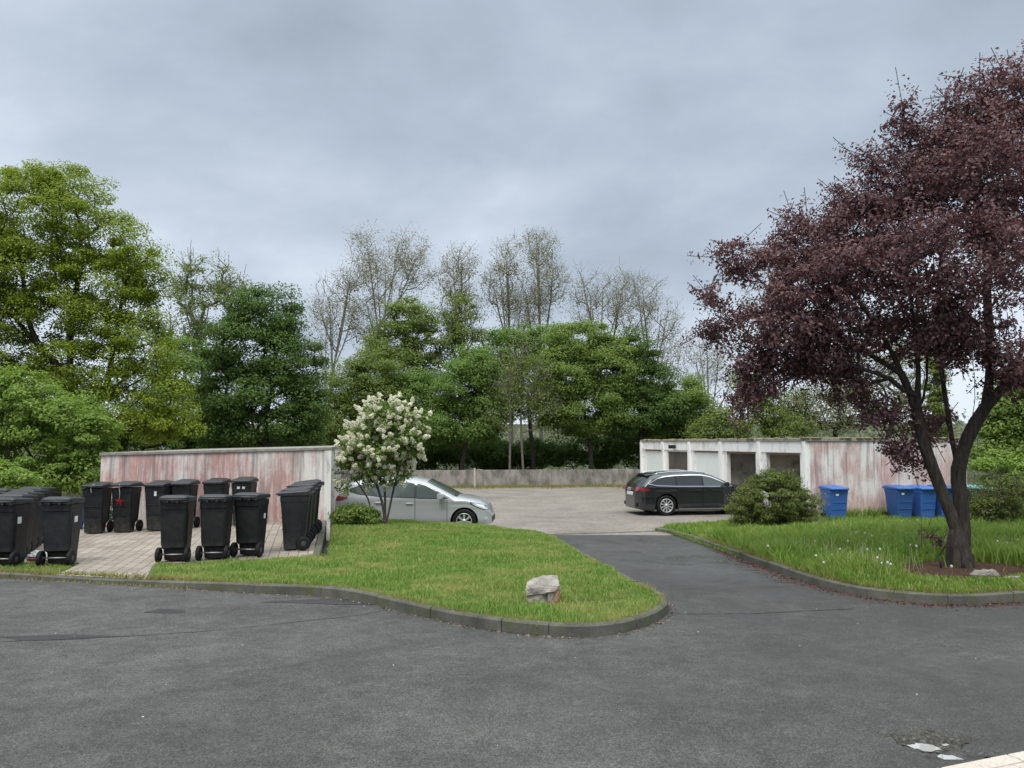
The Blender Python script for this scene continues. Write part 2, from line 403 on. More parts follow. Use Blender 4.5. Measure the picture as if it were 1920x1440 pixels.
# ------------------------------------------------------------------ ground, road, parking lot
def grid_obj(name, xs, ys, zf, mat, label, smooth=True):
    xs = np.array(xs); ys = np.array(ys); X, Y = np.meshgrid(xs, ys); Z = zf(X, Y) + 0 * X
    V = np.stack([X.ravel(), Y.ravel(), Z.ravel()], 1); nx, ny = len(xs), len(ys)
    i = np.arange(nx - 1)[None, :] + nx * np.arange(ny - 1)[:, None]; i = i.ravel()
    o = link(name, fast_mesh(name, V, np.stack([i, i + 1, i + nx + 1, i + nx], 1), smooth), None, mat)
    return tag(o, label, name, None, 'structure')
def steps(*segs):
    out = []
    for a, b, s in segs: out += list(np.arange(a, b - 1e-6, s))
    out.append(segs[-1][1]); return sorted(set(np.round(out, 4)))
grid_obj("ground", steps((-1500, -100, 100), (-100, 100, 5), (100, 1500, 100)), steps((-200, -40, 20), (-40, 160, 5), (160, 2500, 120)), terrain_z, MAT['forest'], "earth under the trees falling away behind the low wall")

HOLE = on(1738, 1384, road_z); HOLE2 = on(1795, 1413, road_z); HOLE3 = on(1772, 1208, road_z)
WP1 = on(1732, 1387, road_z); WP2 = on(1776, 1382, road_z); WP3 = on(1786, 1413, road_z)
def hole_shape(x, y, c, rx, ry, seed):
    dx, dy = (x - c[0]) / rx, (y - c[1]) / ry; a = np.arctan2(dy, dx)
    return 1 - sstep(0.84, 1.0, np.hypot(dx, dy) / (1 + 0.16 * np.sin(3 * a + seed) + 0.1 * np.sin(7 * a + 2 * seed)))
def asphalt_z(x, y):
    z = road_z(x, y) + 0.006 * wave(x, y, 0.5)
    g = lambda cx, cy, sx, sy: np.exp(-((x - cx) / sx) ** 2 - ((y - cy) / sy) ** 2)
    z = z - 0.055 * hole_shape(x, y, HOLE, 0.26, 0.20, 1.0) * (0.42 + 0.95 * g(WP1[0], WP1[1], .085, .070) + .6 * g(WP2[0], WP2[1], .035, .03) + 0.20 * wave(x, y, 16) + .14 * wave(x, y, 37, 2))
    z = z - 0.035 * hole_shape(x, y, HOLE2, 0.26, 0.07, 2.0) * (0.5 + 0.8 * g(WP3[0], WP3[1], .06, .06) + 0.2 * wave(x, y, 16))
    z = z - 0.02 * hole_shape(x, y, HOLE3, 0.12, 0.10, 3.0) * (1 + 0.6 * wave(x, y, 14))
    return z
grid_obj("road", steps((-80, -20, 5), (-20, 2.0, 0.5), (2.0, 3.2, 0.02), (3.2, 4.3, 0.06), (4.3, 20, 0.5), (20, 80, 5)),
         steps((-40, 0, 2), (0, 4.0, 0.4), (4.0, 5.0, 0.02), (5.0, 6.6, 0.2), (6.6, 7.3, 0.03), (7.3, 20.45, 0.3)), asphalt_z, MAT['asphalt'], "dark asphalt road and short driveway down to the parking lot")
def lot_z(x, y): return LOT + 0.012 * wave(x, y, 0.35) + 0.02 * sstep(22, 21, y)
grid_obj("parking_lot", steps((-16, 16, 0.5)), steps((20.3, 43.5, 0.5)), lot_z, MAT['lot'], "pale gravelly parking lot between the garages")

# ------------------------------------------------------------------ kerb lines read off the photo
def kz(dz): return lambda x, y: road_z(x, y) + dz
KL = [on(x, y, kz(h)) for x, y, h in ((0, 1074, .08), (100, 1080, .07), (165, 1084, .06), (270, 1089, .07), (400, 1093, .10), (520, 1097, .115), (600, 1100, .115), (660, 1107, .115),
      (720, 1119, .115), (800, 1137, .115), (880, 1153, .115), (960, 1164, .115), (1030, 1170, .115), (1090, 1172, .115), (1150, 1168, .115), (1200, 1157, .115), (1236, 1143, .115), (1253, 1129, .115), (1251, 1119, .115), (1236, 1108, .115))]
d0 = KL[0] - KL[1]; KL = [KL[0] + d0 * k for k in (12, 6, 2)] + KL
KLD = [on(x, y, kz(.10)) for x, y in ((1150, 1066), (1100, 1039), (1060, 1016), (1036, 1004))]
kerb_left = smooth_line(KL + KLD, 0.12)
KR = [on(x, y, kz(.115)) for x, y in ((1228, 989), (1262, 995), (1300, 1006), (1370, 1029), (1440, 1053), (1500, 1073), (1560, 1089), (1640, 1104), (1740, 1113), (1830, 1114), (1920, 1109))]
KR += [KR[-1] + (KR[-1] - KR[-2]) * k + np.array((0, -0.06 * k * k, 0)) for k in (2, 5, 10)]
kerb_right = smooth_line(KR, 0.12)
def kerb(name, line, side, label, width=0.10, mat='kerb', stone=1.0, depth=0.3, seed=1, lowfrom=None):
    """a row of kerb stones along a line; the line is the upper road-side edge, the stones lie on its `side`"""
    rnd = random.Random(seed); L = np.asarray(line)
    T = np.gradient(L[:, :2], axis=0); T /= np.linalg.norm(T, axis=1)[:, None]
    Nn = np.stack([-T[:, 1], T[:, 0]], 1) * side
    s = np.concatenate([[0], np.cumsum(np.linalg.norm(np.diff(L[:, :2], axis=0), axis=1))])
    def P(t, off, dz):
        return (np.interp(t, s, L[:, 0]) + np.interp(t, s, Nn[:, 0]) * off, np.interp(t, s, L[:, 1]) + np.interp(t, s, Nn[:, 1]) * off, np.interp(t, s, L[:, 2]) + dz)
    mb = MB(); t = 0.0
    while t < s[-1] - 0.05:
        ln = min(stone * rnd.choice((1, 1, 1, 0.5)), s[-1] - t); dz = rnd.uniform(-.006, .006); do = rnd.uniform(-.006, .006); c = .018
        rings = []
        for k in range(7):
            tt = t + 0.003 + (ln - 0.006) * k / 6
            rings.append([P(tt, do + .012 * 0, dz - depth), P(tt, do, dz - c), P(tt, do + c, dz), P(tt, width - c + do, dz), P(tt, width + do, dz - c), P(tt, width + do, dz - depth)])
        mb.loft(rings); t += ln
    o = mb.build(name, MAT[mat]); return tag(o, label, "kerb", None, 'structure')
kerb("kerb", kerb_left, 1, "curved concrete kerb round the lawn with the boulder", seed=3)
kerb("kerb", kerb_right, 1, "curved concrete kerb round the lawn with the purple tree", seed=4, stone=0.9)
def off_line(line, off):
    L = np.asarray(line); T = np.gradient(L[:, :2], axis=0); T /= np.linalg.norm(T, axis=1)[:, None]
    Q = L.copy(); Q[:, 0] += -T[:, 1] * off; Q[:, 1] += T[:, 0] * off; return Q

# ------------------------------------------------------------------ bin pad
PADF = [on(x, y, pad_z) for x, y in ((292, 1060), (590, 1044))]     # front edge right of the ramp
PC = PADF[1]; PBK = at_depth(606, 975, 17.5)[:2]
ramp_r = on(272, 1088, pad_z); ramp_l = on(96, 1080, pad_z); gl = on(150, 1056, pad_z)
pad_poly = [(-14, 10.9 + .55), tuple(gl[:2]), tuple(ramp_l[:2] + (0, .10)), tuple(ramp_r[:2] + (0, .10)), tuple(PADF[0][:2]), tuple(PC[:2]), (PBK[0], PBK[1]), (-4.6, 18.3), (-14, 18.3)]
def poly_sheet(name, poly, zf, mat, label, step=0.25, skirt=0.5, cat=None):
    """triangulated sheet over a polygon, draped on zf, with a skirt down its rim"""
    bm = bmesh.new()
    ring = []
    n = len(poly)
    for i in range(n):
        a, b = np.array(poly[i][:2]), np.array(poly[(i + 1) % n][:2]); k = max(1, int(np.linalg.norm(b - a) / step))
        for j in range(k): ring.append(a + (b - a) * j / k)
    x0, y0 = np.min(ring, 0); x1, y1 = np.max(ring, 0)
    gx = np.arange(x0, x1, step); gy = np.arange(y0, y1, step); G = np.array([(x, y) for x in gx for y in gy])
    G = G[in_poly(G, ring)]
    R = np.array(ring); dmin = np.array([np.min(np.hypot(R[:, 0] - g[0], R[:, 1] - g[1])) for g in G]); G = G[dmin > step * 0.45]
    from mathutils.geometry import delaunay_2d_cdt
    vc = [Vector(p) for p in ring] + [Vector(p) for p in G]
    m = len(ring); res = delaunay_2d_cdt(vc, [(i, (i + 1) % m) for i in range(m)], [], 1, 1e-5)
    vs = [(v.x, v.y, float(zf(v.x, v.y))) for v in res[0]]; fs = [tuple(f) for f in res[2]]
    mb = MB(); mb.add(vs, fs, True)
    if skirt:
        lo = [(p[0], p[1], float(zf(p[0], p[1])) - skirt) for p in ring]; hi = [(p[0], p[1], float(zf(p[0], p[1]))) for p in ring]
        mb.add(hi + lo, [(i, (i + 1) % m, m + (i + 1) % m, m + i) for i in range(m)])
    o = mb.build(name, mat); return tag(o, label, cat or name.replace('_', ' '), None, 'structure')
poly_sheet("paved_pad", pad_poly, pad_z, MAT['pavers'], "pad of pale concrete pavers under the black bins", 0.3, 0.4)
# raised edging stones of the pad: front and right side
edge_a = np.array([PADF[0] + (0, -.10, .012), PC + (.06, -.10, .012)]); edge_a = smooth_line(edge_a, .2)
kerb("pad_edging", edge_a, 1, "edging stones along the front of the bin pad", 0.10, 'kerb', 0.8, 0.35, 7)
edge_b = smooth_line([np.array((PC[0] + .08, PC[1] + .02, pad_z(*PC[:2]) + .03)), np.array((PBK[0] + .08, PBK[1], pad_z(*PBK) + .03))], .2)
kerb("pad_edging", edge_b, 1, "edging stones along the right side of the bin pad", 0.12, 'kerb', 0.6, 0.6, 8)
edge_c = smooth_line([ramp_r + (.06, .04, .02), PADF[0] + (.06, -.10, .02)], .2)
kerb("pad_edging", edge_c, 1, "edging stones slanting beside the paved ramp", 0.07, 'kerb', 0.7, 0.3, 9)

# ------------------------------------------------------------------ lawns (soil sheet below, blades of grass above)
inner = off_line(kerb_left, 0.09)
i0 = int(np.argmin(np.hypot(inner[:, 0] - ramp_r[0] - .15, inner[:, 1] - ramp_r[1])))
crest = [on(x, y, lawn_left_z) for x, y in ((1000, 996), (900, 983), (800, 979), (700, 977), (640, 976))]
lawn_a_poly = [tuple(p[:2]) for p in inner[i0::2]] + [tuple(p[:2]) for p in crest] + [(-4.25, 20.2), (-4.25, 18.2), (PBK[0] + .2, PBK[1]), (PC[0] + .2, PC[1]), (PC[0] + .05, PC[1] - .11), (PADF[0][0] + .05, PADF[0][1] - .11)]
poly_sheet("lawn", lawn_a_poly, lawn_left_z, MAT['soil'], "lawn with the boulder and the lilac, between bin pad and driveway", 0.3, 0.9)
iL = int(np.argmin(np.abs(inner[:, 0] - ramp_l[0])))
lawn_c_poly = [tuple(p[:2]) for p in inner[:iL:2]] + [tuple(ramp_l[:2] + (-.02, .08)), tuple(gl[:2] + (-.02, 0)), (-14, 11.43)]
poly_sheet("lawn", lawn_c_poly, lambda x, y: pad_z(x, y) - .02, MAT['soil'], "narrow strip of grass in front of the left bins", 0.3, 0.3)
innr = off_line(kerb_right, 0.09)
GA = np.array((9.04, 23.7)); GU = np.array((-0.186, 0.983)); GU /= np.linalg.norm(GU); GV = np.array((GU[1], -GU[0]))
back = [GA + GV * t - GU * 0.03 for t in (26, 8, 4, 0)]
lawn_b_poly = [tuple(p[:2]) for p in innr[::2]] + [(36, 12)] + [tuple(p) for p in back] + [(8.0, 23.3), tuple(on(1370, 977, lawn_right_z)[:2]), tuple(on(1290, 984, lawn_right_z)[:2])]
poly_sheet("lawn", lawn_b_poly, lawn_right_z, MAT['soil'], "lawn with the purple tree and dandelions beside the right garages", 0.35, 0.9)

TREE = on(1800, 1062, lawn_right_z)
m_c = on(1750, 1078, lawn_right_z)
def blob(c, rx, ry, n=40, seed=0, amp=.2):
    return [(c[0] + rx * math.cos(a) * (1 + amp * math.sin(3 * a + seed) + amp * .5 * math.sin(5 * a + 2 * seed)), c[1] + ry * math.sin(a) * (1 + amp * math.sin(2 * a + seed))) for a in np.linspace(0, 2 * math.pi, n, endpoint=False)]
mulch_poly = blob((TREE[0] - .30, TREE[1] - .30), .95, .85, 36, 1.0, .16)
front_poly = blob((TREE[0] - .35, TREE[1] - 1.15), 1.2, .85, 36, 2.0, .16)
poly_sheet("mulch_bed", mulch_poly, lambda x, y: lawn_right_z(x, y) + .012, MAT['mulch'], "bare brown mulch round the foot of the purple tree", 0.12, 0.05)

def grass(name, poly, zf, mat, density, h, label, seed, holes=(), hfun=None, wide=0.007):
    rs = np.random.RandomState(seed); P = np.array([p[:2] for p in poly]); x0, y0 = P.min(0); x1, y1 = P.max(0)
    x0 = max(x0, -11); x1 = min(x1, 22)
    n = int((x1 - x0) * (y1 - y0) * density); Q = np.stack([rs.uniform(x0, x1, n), rs.uniform(y0, y1, n)], 1)
    Q = Q[in_poly(Q, [tuple(p) for p in P])]; Q = Q[np.abs(Q[:, 0]) < 0.72 * Q[:, 1] + 3.0]
    keep = rs.uniform(0, 1, len(Q)) < np.clip(0.75 + 0.5 * patchy(Q[:, 0], Q[:, 1], 1.3, seed) , .35, 1) * np.clip(9.5 / Q[:, 1], .45, 1) ** 1.0
    Q = Q[keep]
    for hp in holes: Q = Q[~in_poly(Q, hp) | (rs.uniform(0, 1, len(Q)) < .02)]
    n = len(Q); base = np.stack([Q[:, 0], Q[:, 1], zf(Q[:, 0], Q[:, 1]) - .01], 1)
    hh = h * rs.uniform(.45, 1.25, n) * np.clip(1 + .45 * patchy(Q[:, 0], Q[:, 1], 1.6, seed + 3), .5, 1.6)
    if hfun is not None: hh = hh * hfun(Q[:, 0], Q[:, 1])
    a = rs.uniform(0, 2 * math.pi, n); lean = rs.uniform(.15, .75, n) * hh; la = rs.uniform(0, 2 * math.pi, n)
    w = wide * rs.uniform(.6, 1.3, n) * np.clip(Q[:, 1] / 10, .9, 1.6)
    wx = np.stack([np.cos(a) * w, np.sin(a) * w, 0 * w], 1); ld = np.stack([np.cos(la) * lean, np.sin(la) * lean, 0 * w], 1); up = np.stack([0 * w, 0 * w, hh], 1)
    V = np.stack([base - wx, base + wx, base + ld * .3 + up * .6 - wx * .75, base + ld * .3 + up * .6 + wx * .75, base + ld + up * .98], 1).reshape(-1, 3)
    k = np.arange(n) * 5
    Fc = np.concatenate([np.stack([k, k + 1, k + 3], 1), np.stack([k, k + 3, k + 2], 1), np.stack([k + 2, k + 3, k + 4], 1)])
    o = link(name, fast_mesh(name, V, Fc), None, mat); return tag(o, label, "grass", None, 'stuff')
MAT['grass'] = mat_grass("grass_blades", [(0.125, 0.245, 0.036), (0.180, 0.325, 0.052), (0.235, 0.38, 0.076), (0.32, 0.425, 0.12)], (0.48, 0.46, 0.17))
MAT['grass_tall'] = mat_grass("tall_grass_blades", [(0.10, 0.215, 0.025), (0.15, 0.29, 0.034), (0.21, 0.345, 0.05), (0.33, 0.42, 0.12)], (0.34, 0.40, 0.10))
rock_c = on(1015, 1120, lawn_left_z); rock_hole = blob(rock_c, .15, .10)
grass("grass", lawn_a_poly, lawn_left_z, MAT['grass'], 4000, .062, "short bright lawn grass round the boulder", 11, (rock_hole,), lambda x, y: 1 + 1.3 * np.exp(-((x - rock_c[0]) / .3) ** 2 - ((y - rock_c[1]) / .25) ** 2))
grass("grass", lawn_c_poly, lambda x, y: pad_z(x, y) - .02, MAT['grass'], 3000, .06, "short grass strip before the left bins", 12)
def tall(x, y): return .45 + .75 * sstep(9.4, 11.5, y) * sstep(23, 14, y) + .25 * sstep(6, 8, x)
grass("grass", lawn_b_poly, lawn_right_z, MAT['grass_tall'], 2300, .20, "long meadow grass round the purple tree", 13, (mulch_poly,), lambda x, y: tall(x, y) * np.where(in_poly(np.stack([x, y], 1), front_poly), .28, 1.0), .008)
# pale seed stalks standing above the meadow grass
def stalks(n, seed):
    rs = np.random.RandomState(seed); C = [on(px, py, lawn_right_z) for px, py in ((1600, 1020), (1625, 1050), (1650, 1075), (1610, 1060), (1660, 1020), (1690, 1010), (1540, 1050), (1510, 1045), (1720, 1040), (1860, 1040), (1640, 1000), (1580, 1000))]
    P = np.array([C[rs.randint(len(C))][:2] + rs.normal(0, .30, 2) for _ in range(n)]); P = P[in_poly(P, lawn_b_poly)]; n = len(P); z = lawn_right_z(P[:, 0], P[:, 1]); h = rs.uniform(.16, .36, n); a = rs.uniform(0, 6.28, n); l = h * rs.uniform(.05, .35, n); w = .0026
    b = np.stack([P[:, 0], P[:, 1], z], 1); t = b + np.stack([np.cos(a) * l, np.sin(a) * l, h], 1); wx = np.stack([0 * a + w, 0 * a, 0 * a], 1)
    V = np.stack([b - wx, b + wx, t + wx, t - wx], 1).reshape(-1, 3); k = np.arange(n) * 4
    tag(link("grass", fast_mesh("grass", V, np.stack([k, k + 1, k + 2, k + 3], 1)), None, MAT['stalk']), "pale seed stalks standing above the meadow grass", "grass", None, 'stuff')
MAT['stalk'] = mat_grass("seed_stalks", [(0.38, 0.40, 0.20), (0.48, 0.47, 0.28), (0.30, 0.36, 0.14)], (0.5, 0.46, 0.3))
stalks(380, 71)
# scruffy edge: grass and weeds creeping over the kerbs
def edge_grass(line, a, b, off, n, h, zf, label, seed, mat):
    rs = np.random.RandomState(seed); L = off_line(line, off); m = len(L); pts = []
    for _ in range(n):
        i = int(rs.uniform(a, b) * (m - 1)); p = L[i] + np.array((rs.normal(0, .03), rs.normal(0, .03), 0)); pts.append(p)
    Q = np.array(pts); n = len(Q); base = np.stack([Q[:, 0], Q[:, 1], zf(Q[:, 0], Q[:, 1])], 1)
    hh = h * rs.uniform(.4, 1.3, n); al = rs.uniform(0, 6.28, n); w = .005; ld = np.stack([np.cos(al), np.sin(al), 0 * al], 1) * (hh * .8)[:, None]
    wx = np.stack([np.sin(al), -np.cos(al), 0 * al], 1) * w
    V = np.stack([base - wx, base + wx, base + ld + np.array((0, 0, 1)) * hh[:, None]], 1).reshape(-1, 3); k = np.arange(n) * 3
    o = link("weeds", fast_mesh("weeds", V, np.stack([k, k + 1, k + 2], 1)), None, mat); return tag(o, label, "weeds", None, 'stuff')
MAT['dry'] = mat_grass("dry_grass", [(0.26, 0.26, 0.06), (0.20, 0.25, 0.05), (0.34, 0.29, 0.13)], (0.32, 0.26, 0.11))
edge_grass(kerb_left, .30, .48, -.03, 700, .05, road_z, "dry weeds in the gutter below the left kerb", 21, MAT['dry'])
edge_grass(kerb_left, .18, .74, .085, 6500, .075, lambda x, y: road_z(x, y) + .08, "yellowed grass hanging over the left kerb", 22, MAT['dry'])
edge_grass(kerb_right, .0, .35, .02, 1600, .10, lambda x, y: road_z(x, y) + .02, "straggly weeds growing over the right kerb", 23, MAT['grass_tall'])
edge_grass(kerb_right, .2, .9, .095, 5200, .10, lambda x, y: road_z(x, y) + .09, "yellowed grass along the right kerb", 24, MAT['dry'])

# ------------------------------------------------------------------ marks on the road
def strip(name, line, w, zf, dz, mat, label, seed=0, cat="road mark"):
    rs = np.random.RandomState(seed); L = smooth_line(line, .06); L[:, :2] += rs.normal(0, .006, (len(L), 2))
    T = np.gradient(L[:, :2], axis=0); T /= np.linalg.norm(T, axis=1)[:, None] + 1e-9; n = len(L); ww = w * rs.uniform(.4, 1.3, n)
    A = np.stack([L[:, 0] - T[:, 1] * ww, L[:, 1] + T[:, 0] * ww], 1); B = np.stack([L[:, 0] + T[:, 1] * ww, L[:, 1] - T[:, 0] * ww], 1)
    V = np.concatenate([np.c_[A, zf(A[:, 0], A[:, 1]) + dz], np.c_[B, zf(B[:, 0], B[:, 1]) + dz]]); i = np.arange(n - 1)
    o = link(name, fast_mesh(name, V, np.stack([i, i + 1, n + i + 1, n + i], 1)), None, mat); return tag(o, label, cat, None, 'structure')
rz = lambda x, y: asphalt_z(x, y)
strip("road_seam", [on(x, y, road_z) for x, y in ((-60, 1204), (60, 1202), (240, 1193), (400, 1182), (560, 1166), (660, 1155), (728, 1143))], .007, rz, .004, MAT['tar'], "thin dark seam across the asphalt towards the left kerb", 1)
strip("road_seam", [on(x, y, road_z) for x, y in ((1290, 1152), (1420, 1150), (1600, 1142))], .010, rz, .004, MAT['tar'], "faint seam across the mouth of the driveway", 2)
strip("lot_seam", [on(x, y, lot_z) for x, y in ((1015, 1003), (1110, 1000), (1232, 996))], .05, lambda x, y: np.maximum(lot_z(x, y), road_z(x, y)), .006, MAT['tar'], "dark joint where the driveway meets the parking lot", 3)
# fallen purple leaves and petals gathered in the gutter
def litter(line, a, b, off, spread, n, mat, label, seed, size=.012):
    rs = np.random.RandomState(seed); L = off_line(line, off); m = len(L); T = rs.uniform(a, b, n); I = (T * (m - 1)).astype(int)
    Q = L[I, :2] + rs.normal(0, 1, (n, 2)) * spread; z = asphalt_z(Q[:, 0], Q[:, 1]) + .006; al = rs.uniform(0, 6.28, n); s = size * rs.uniform(.6, 1.5, n)
    c = np.stack([Q[:, 0], Q[:, 1], z], 1); u = np.stack([np.cos(al) * s, np.sin(al) * s, rs.uniform(0, .5, n) * s], 1); v = np.stack([-np.sin(al) * s * .6, np.cos(al) * s * .6, rs.uniform(0, .4, n) * s], 1)
    V = np.stack([c - u, c + v, c + u, c - v], 1).reshape(-1, 3); k = np.arange(n) * 4
    o = link("fallen_leaves", fast_mesh("fallen_leaves", V, np.stack([k, k + 1, k + 2, k + 3], 1)), None, mat); return tag(o, label, "fallen leaves", None, 'stuff')
MAT['petal'] = mat_leaf("fallen_petals", [(0.075, 0.030, 0.026), (0.11, 0.05, 0.04), (0.15, 0.085, 0.065)], (0.2, 0.06, 0.05), .1)
litter(kerb_right, .28, .95, -.06, .05, 4600, MAT['petal'], "reddish fallen leaves gathered along the right kerb", 31)
litter(kerb_right, .34, .80, -.16, .10, 1600, MAT['petal'], "scattered reddish leaves on the road by the right kerb", 32)
MAT['litter'] = mat_leaf("dry_litter", [(0.13, 0.10, 0.06), (0.2, 0.15, 0.1), (0.26, 0.2, 0.14)], (0.2, 0.15, 0.1), .05)
litter(kerb_left, .30, .75, -.04, .035, 1300, MAT['litter'], "dry debris lying in the gutter of the left kerb", 33, .011)

# water: puddles in the pot-holes and by the right kerb
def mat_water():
    m = NT("puddle_water_painted_sky"); m.set(color=(0.46, 0.46, 0.445), rough=0.03, spec=1.0, coat=1.0, coat_rough=0.02); m.bump(m.noise(9, 3), .02, .01); return m.m  # bright sky reflection is put into the pale base colour
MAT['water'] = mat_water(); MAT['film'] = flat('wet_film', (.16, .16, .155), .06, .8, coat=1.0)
def puddle(c, rx, ry, z, label, seed, amp=.22):
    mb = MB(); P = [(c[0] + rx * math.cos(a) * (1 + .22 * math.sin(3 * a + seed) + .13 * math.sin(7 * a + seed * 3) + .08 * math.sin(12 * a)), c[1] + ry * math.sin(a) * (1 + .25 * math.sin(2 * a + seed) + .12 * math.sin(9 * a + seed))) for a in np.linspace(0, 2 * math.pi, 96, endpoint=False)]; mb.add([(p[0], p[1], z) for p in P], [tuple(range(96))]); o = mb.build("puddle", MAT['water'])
    return tag(o, label, "puddle", None, 'structure')
p1 = WP1; puddle(p1, .14, .11, road_z(*p1[:2]) - .045, "puddle in the larger pot-hole, bright sky reflection painted into its colour", 1.3)
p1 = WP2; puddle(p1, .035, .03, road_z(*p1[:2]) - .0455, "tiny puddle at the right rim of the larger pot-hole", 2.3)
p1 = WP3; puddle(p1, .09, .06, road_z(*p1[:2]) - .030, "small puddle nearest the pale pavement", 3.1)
def draped_patch(name, c, rx, ry, mat, label, seed, cat, amp=.2, dz=.004, step=.1):
    return poly_sheet(name, blob(c, rx, ry, 32, seed, amp), lambda x, y: asphalt_z(x, y) + dz, mat, label, step, 0, cat)
for px, py, rx, ry, lb, sd in ((1350, 1053, .09, .13, "shallow wet puddle on the driveway mirroring the sky", 1.0),):
    p = on(px, py, road_z); o = draped_patch("puddle", p, rx, ry, MAT['film'], lb, sd, "puddle", .3)
for px, py, lb in ((1378, 1056, "dark oval hollow in the driveway beside the puddle"), (1408, 1068, "middle dark oval hollow in the driveway by the kerb"), (1473, 1091, "dark oval hollow in the driveway nearest the road")):
    p = on(px, py, road_z); draped_patch("road_hollow", p, .13, .10, MAT['wet'], lb, px * .1, "road hollow", .15)

# broken bed of the pot-holes, dark broken rims
MAT['rubble'] = mat_soil("pothole_rubble", [(0.022, 0.021, 0.018), (0.06, 0.057, 0.05), (0.17, 0.16, 0.145)], 34)
draped_patch("pothole", HOLE, .235, .17, MAT['rubble'], "broken gravelly bed of the larger pot-hole", 1.0, "pot-hole", .14, .003, .02)
draped_patch("pothole", HOLE2, .22, .055, MAT['wet'], "dark narrow pot-hole along the pale pavement", 2.0, "pot-hole", .2, .003, .03)
draped_patch("pothole", HOLE3, .085, .07, MAT['rubble'], "small shallow pot-hole on the right of the road", 3.0, "pot-hole", .2, .003, .03)
# pale grit scattered on the road
def grit(n, seed):
    rs = np.random.RandomState(seed); P = np.stack([rs.uniform(-6, 6, n), rs.uniform(4.0, 9.5, n)], 1)
    P = P[np.abs(P[:, 0]) < .72 * P[:, 1]]; P = P[~in_poly(P, lawn_a_poly)]; n = len(P); s = rs.uniform(.004, .010, n); a = rs.uniform(0, 6.28, n); z = asphalt_z(P[:, 0], P[:, 1])
    c = np.stack([P[:, 0], P[:, 1], z], 1); V = []
    for k in range(4): V.append(c + np.stack([np.cos(a + k * 1.571) * s * (1, .6)[k % 2], np.sin(a + k * 1.571) * s * (1, .6)[k % 2], 0 * s + .001], 1))
    V.append(c + np.stack([0 * s, 0 * s, s * .8], 1)); V = np.stack(V, 1).reshape(-1, 3); k = np.arange(n) * 5
    F_ = np.concatenate([np.stack([k + i, k + (i + 1) % 4, k + 4], 1) for i in range(4)])
    tag(link("gravel", fast_mesh("gravel", V, F_), None, MAT['kerb_light']), "pale bits of grit strewn on the asphalt", "gravel", None, 'stuff')
grit(60, 17)
MAT['stain'] = flat("road_stain", (.040, .040, .039), .75, .3, var=.35, scale=16)
for px, py, rx, ry, lb, sd in ((308, 1146, .20, .16, "dark worn spot in the asphalt before the paved ramp", 2.0), (640, 1128, .75, .16, "long dark damp patch in the asphalt along the left kerb", 4.0), (95, 1196, .5, .10, "dark patch on the road seam at the left", 6.0)):
    draped_patch("road_stain", on(px, py, road_z), rx, ry, MAT['stain'], lb, sd, "road stain", .3, .003, .08)
for i, pts in enumerate((((262, 1150), (290, 1143), (318, 1147), (345, 1156)), ((300, 1145), (312, 1152), (306, 1162)), ((880, 1178), (960, 1186), (1010, 1196)))):
    strip("road_crack", [on(x, y, road_z) for x, y in pts], .0025, rz, .004, MAT['tar'], ["thin crack in the dark worn spot before the paved ramp", "short crack running out of the dark worn spot", "thin crack in the road in front of the boulder", "long crack across the road on the right", "side crack branching off the long crack on the right", "faint crack across the road at lower left"][i], 40 + i, "road crack")

# pale pavement in the lower right corner
pv = [on(x, y, lambda X, Y: road_z(X, Y) + .06) for x, y in ((1762, 1440), (1925, 1409))]
dv = pv[1] - pv[0]; dv /= np.linalg.norm(dv[:2]); nv = np.array((dv[1], -dv[0], 0))
def pave_box(o, along0, along1, across0, across1, zt):
    q = [pv[0] + dv * along0 + nv * across0, pv[0] + dv * along1 + nv * across0, pv[0] + dv * along1 + nv * across1, pv[0] + dv * along0 + nv * across1]
    lo = [(p[0], p[1], zt - .3) for p in q]; hi = [(p[0], p[1], zt) for p in q]
    o.add(lo + hi, [(4, 5, 6, 7), (0, 1, 5, 4), (1, 2, 6, 5), (2, 3, 7, 6), (3, 0, 4, 7)])
mb = MB()
for k in range(-8, 12):
    pave_box(mb, k * .5 + .004, k * .5 + .496, 0, .1, -.02)
tag(mb.build("kerb", MAT['kerb_light'], bevel=.008), "pale kerb stones in the lower right corner", "kerb", None, 'structure')
mb = MB()
for r in range(6):
    for k in range(-20, 30):
        pave_box(mb, k * .2 + .1 * (r % 2) + .003, k * .2 + .1 * (r % 2) + .197, .108 + r * .1, .204 + r * .1, -.022)
tag(mb.build("pavement", MAT['kerb_light'], bevel=.004), "pale brick pavement in the lower right corner", "pavement", None, 'structure')
# ------------------------------------------------------------------ garages
MAT['wall_left'] = mat_streaked("washed_pink_wall", .72, .5, white=(.68, .645, .61), pinkc=(.50, .27, .245), seed=1.7, ztop=1.55, zlow=-.3, f1=3.2, fine=.55)
MAT['wall_right'] = mat_streaked("washed_pink_wall_right", .75, .35, white=(.72, .68, .65), pinkc=(.52, .335, .31), seed=4.1, ztop=1.8, zlow=-.7, f1=2.8, fine=.5)
MAT['facade'] = mat_streaked("white_facade", .0, .05, white=(.86, .85, .82), darkc=(.36, .35, .33), seed=2.9, ztop=1.8, zlow=0.5, f1=2.2, fine=.2, fd=3)
MAT['inside'] = mat_concrete("garage_inside", (.46, .41, .34), (.70, .64, .55), .25, (.10, .09, .075), .5)
MAT['roofing'] = mat_concrete("roof_edge", (.19, .18, .165), (.36, .34, .31), .5, (.16, .14, .07), 2)
MAT['moss'] = mat_soil("roof_moss", [(.10, .09, .035), (.20, .17, .07), (.28, .24, .12)], 4)
MAT['door'] = flat("garage_door_white", (.80, .83, .80), .45, .4, var=.06, scale=2)
MAT['door_brown'] = flat("garage_door_brown", (.12, .10, .088), .6, .3, var=.2, scale=2)
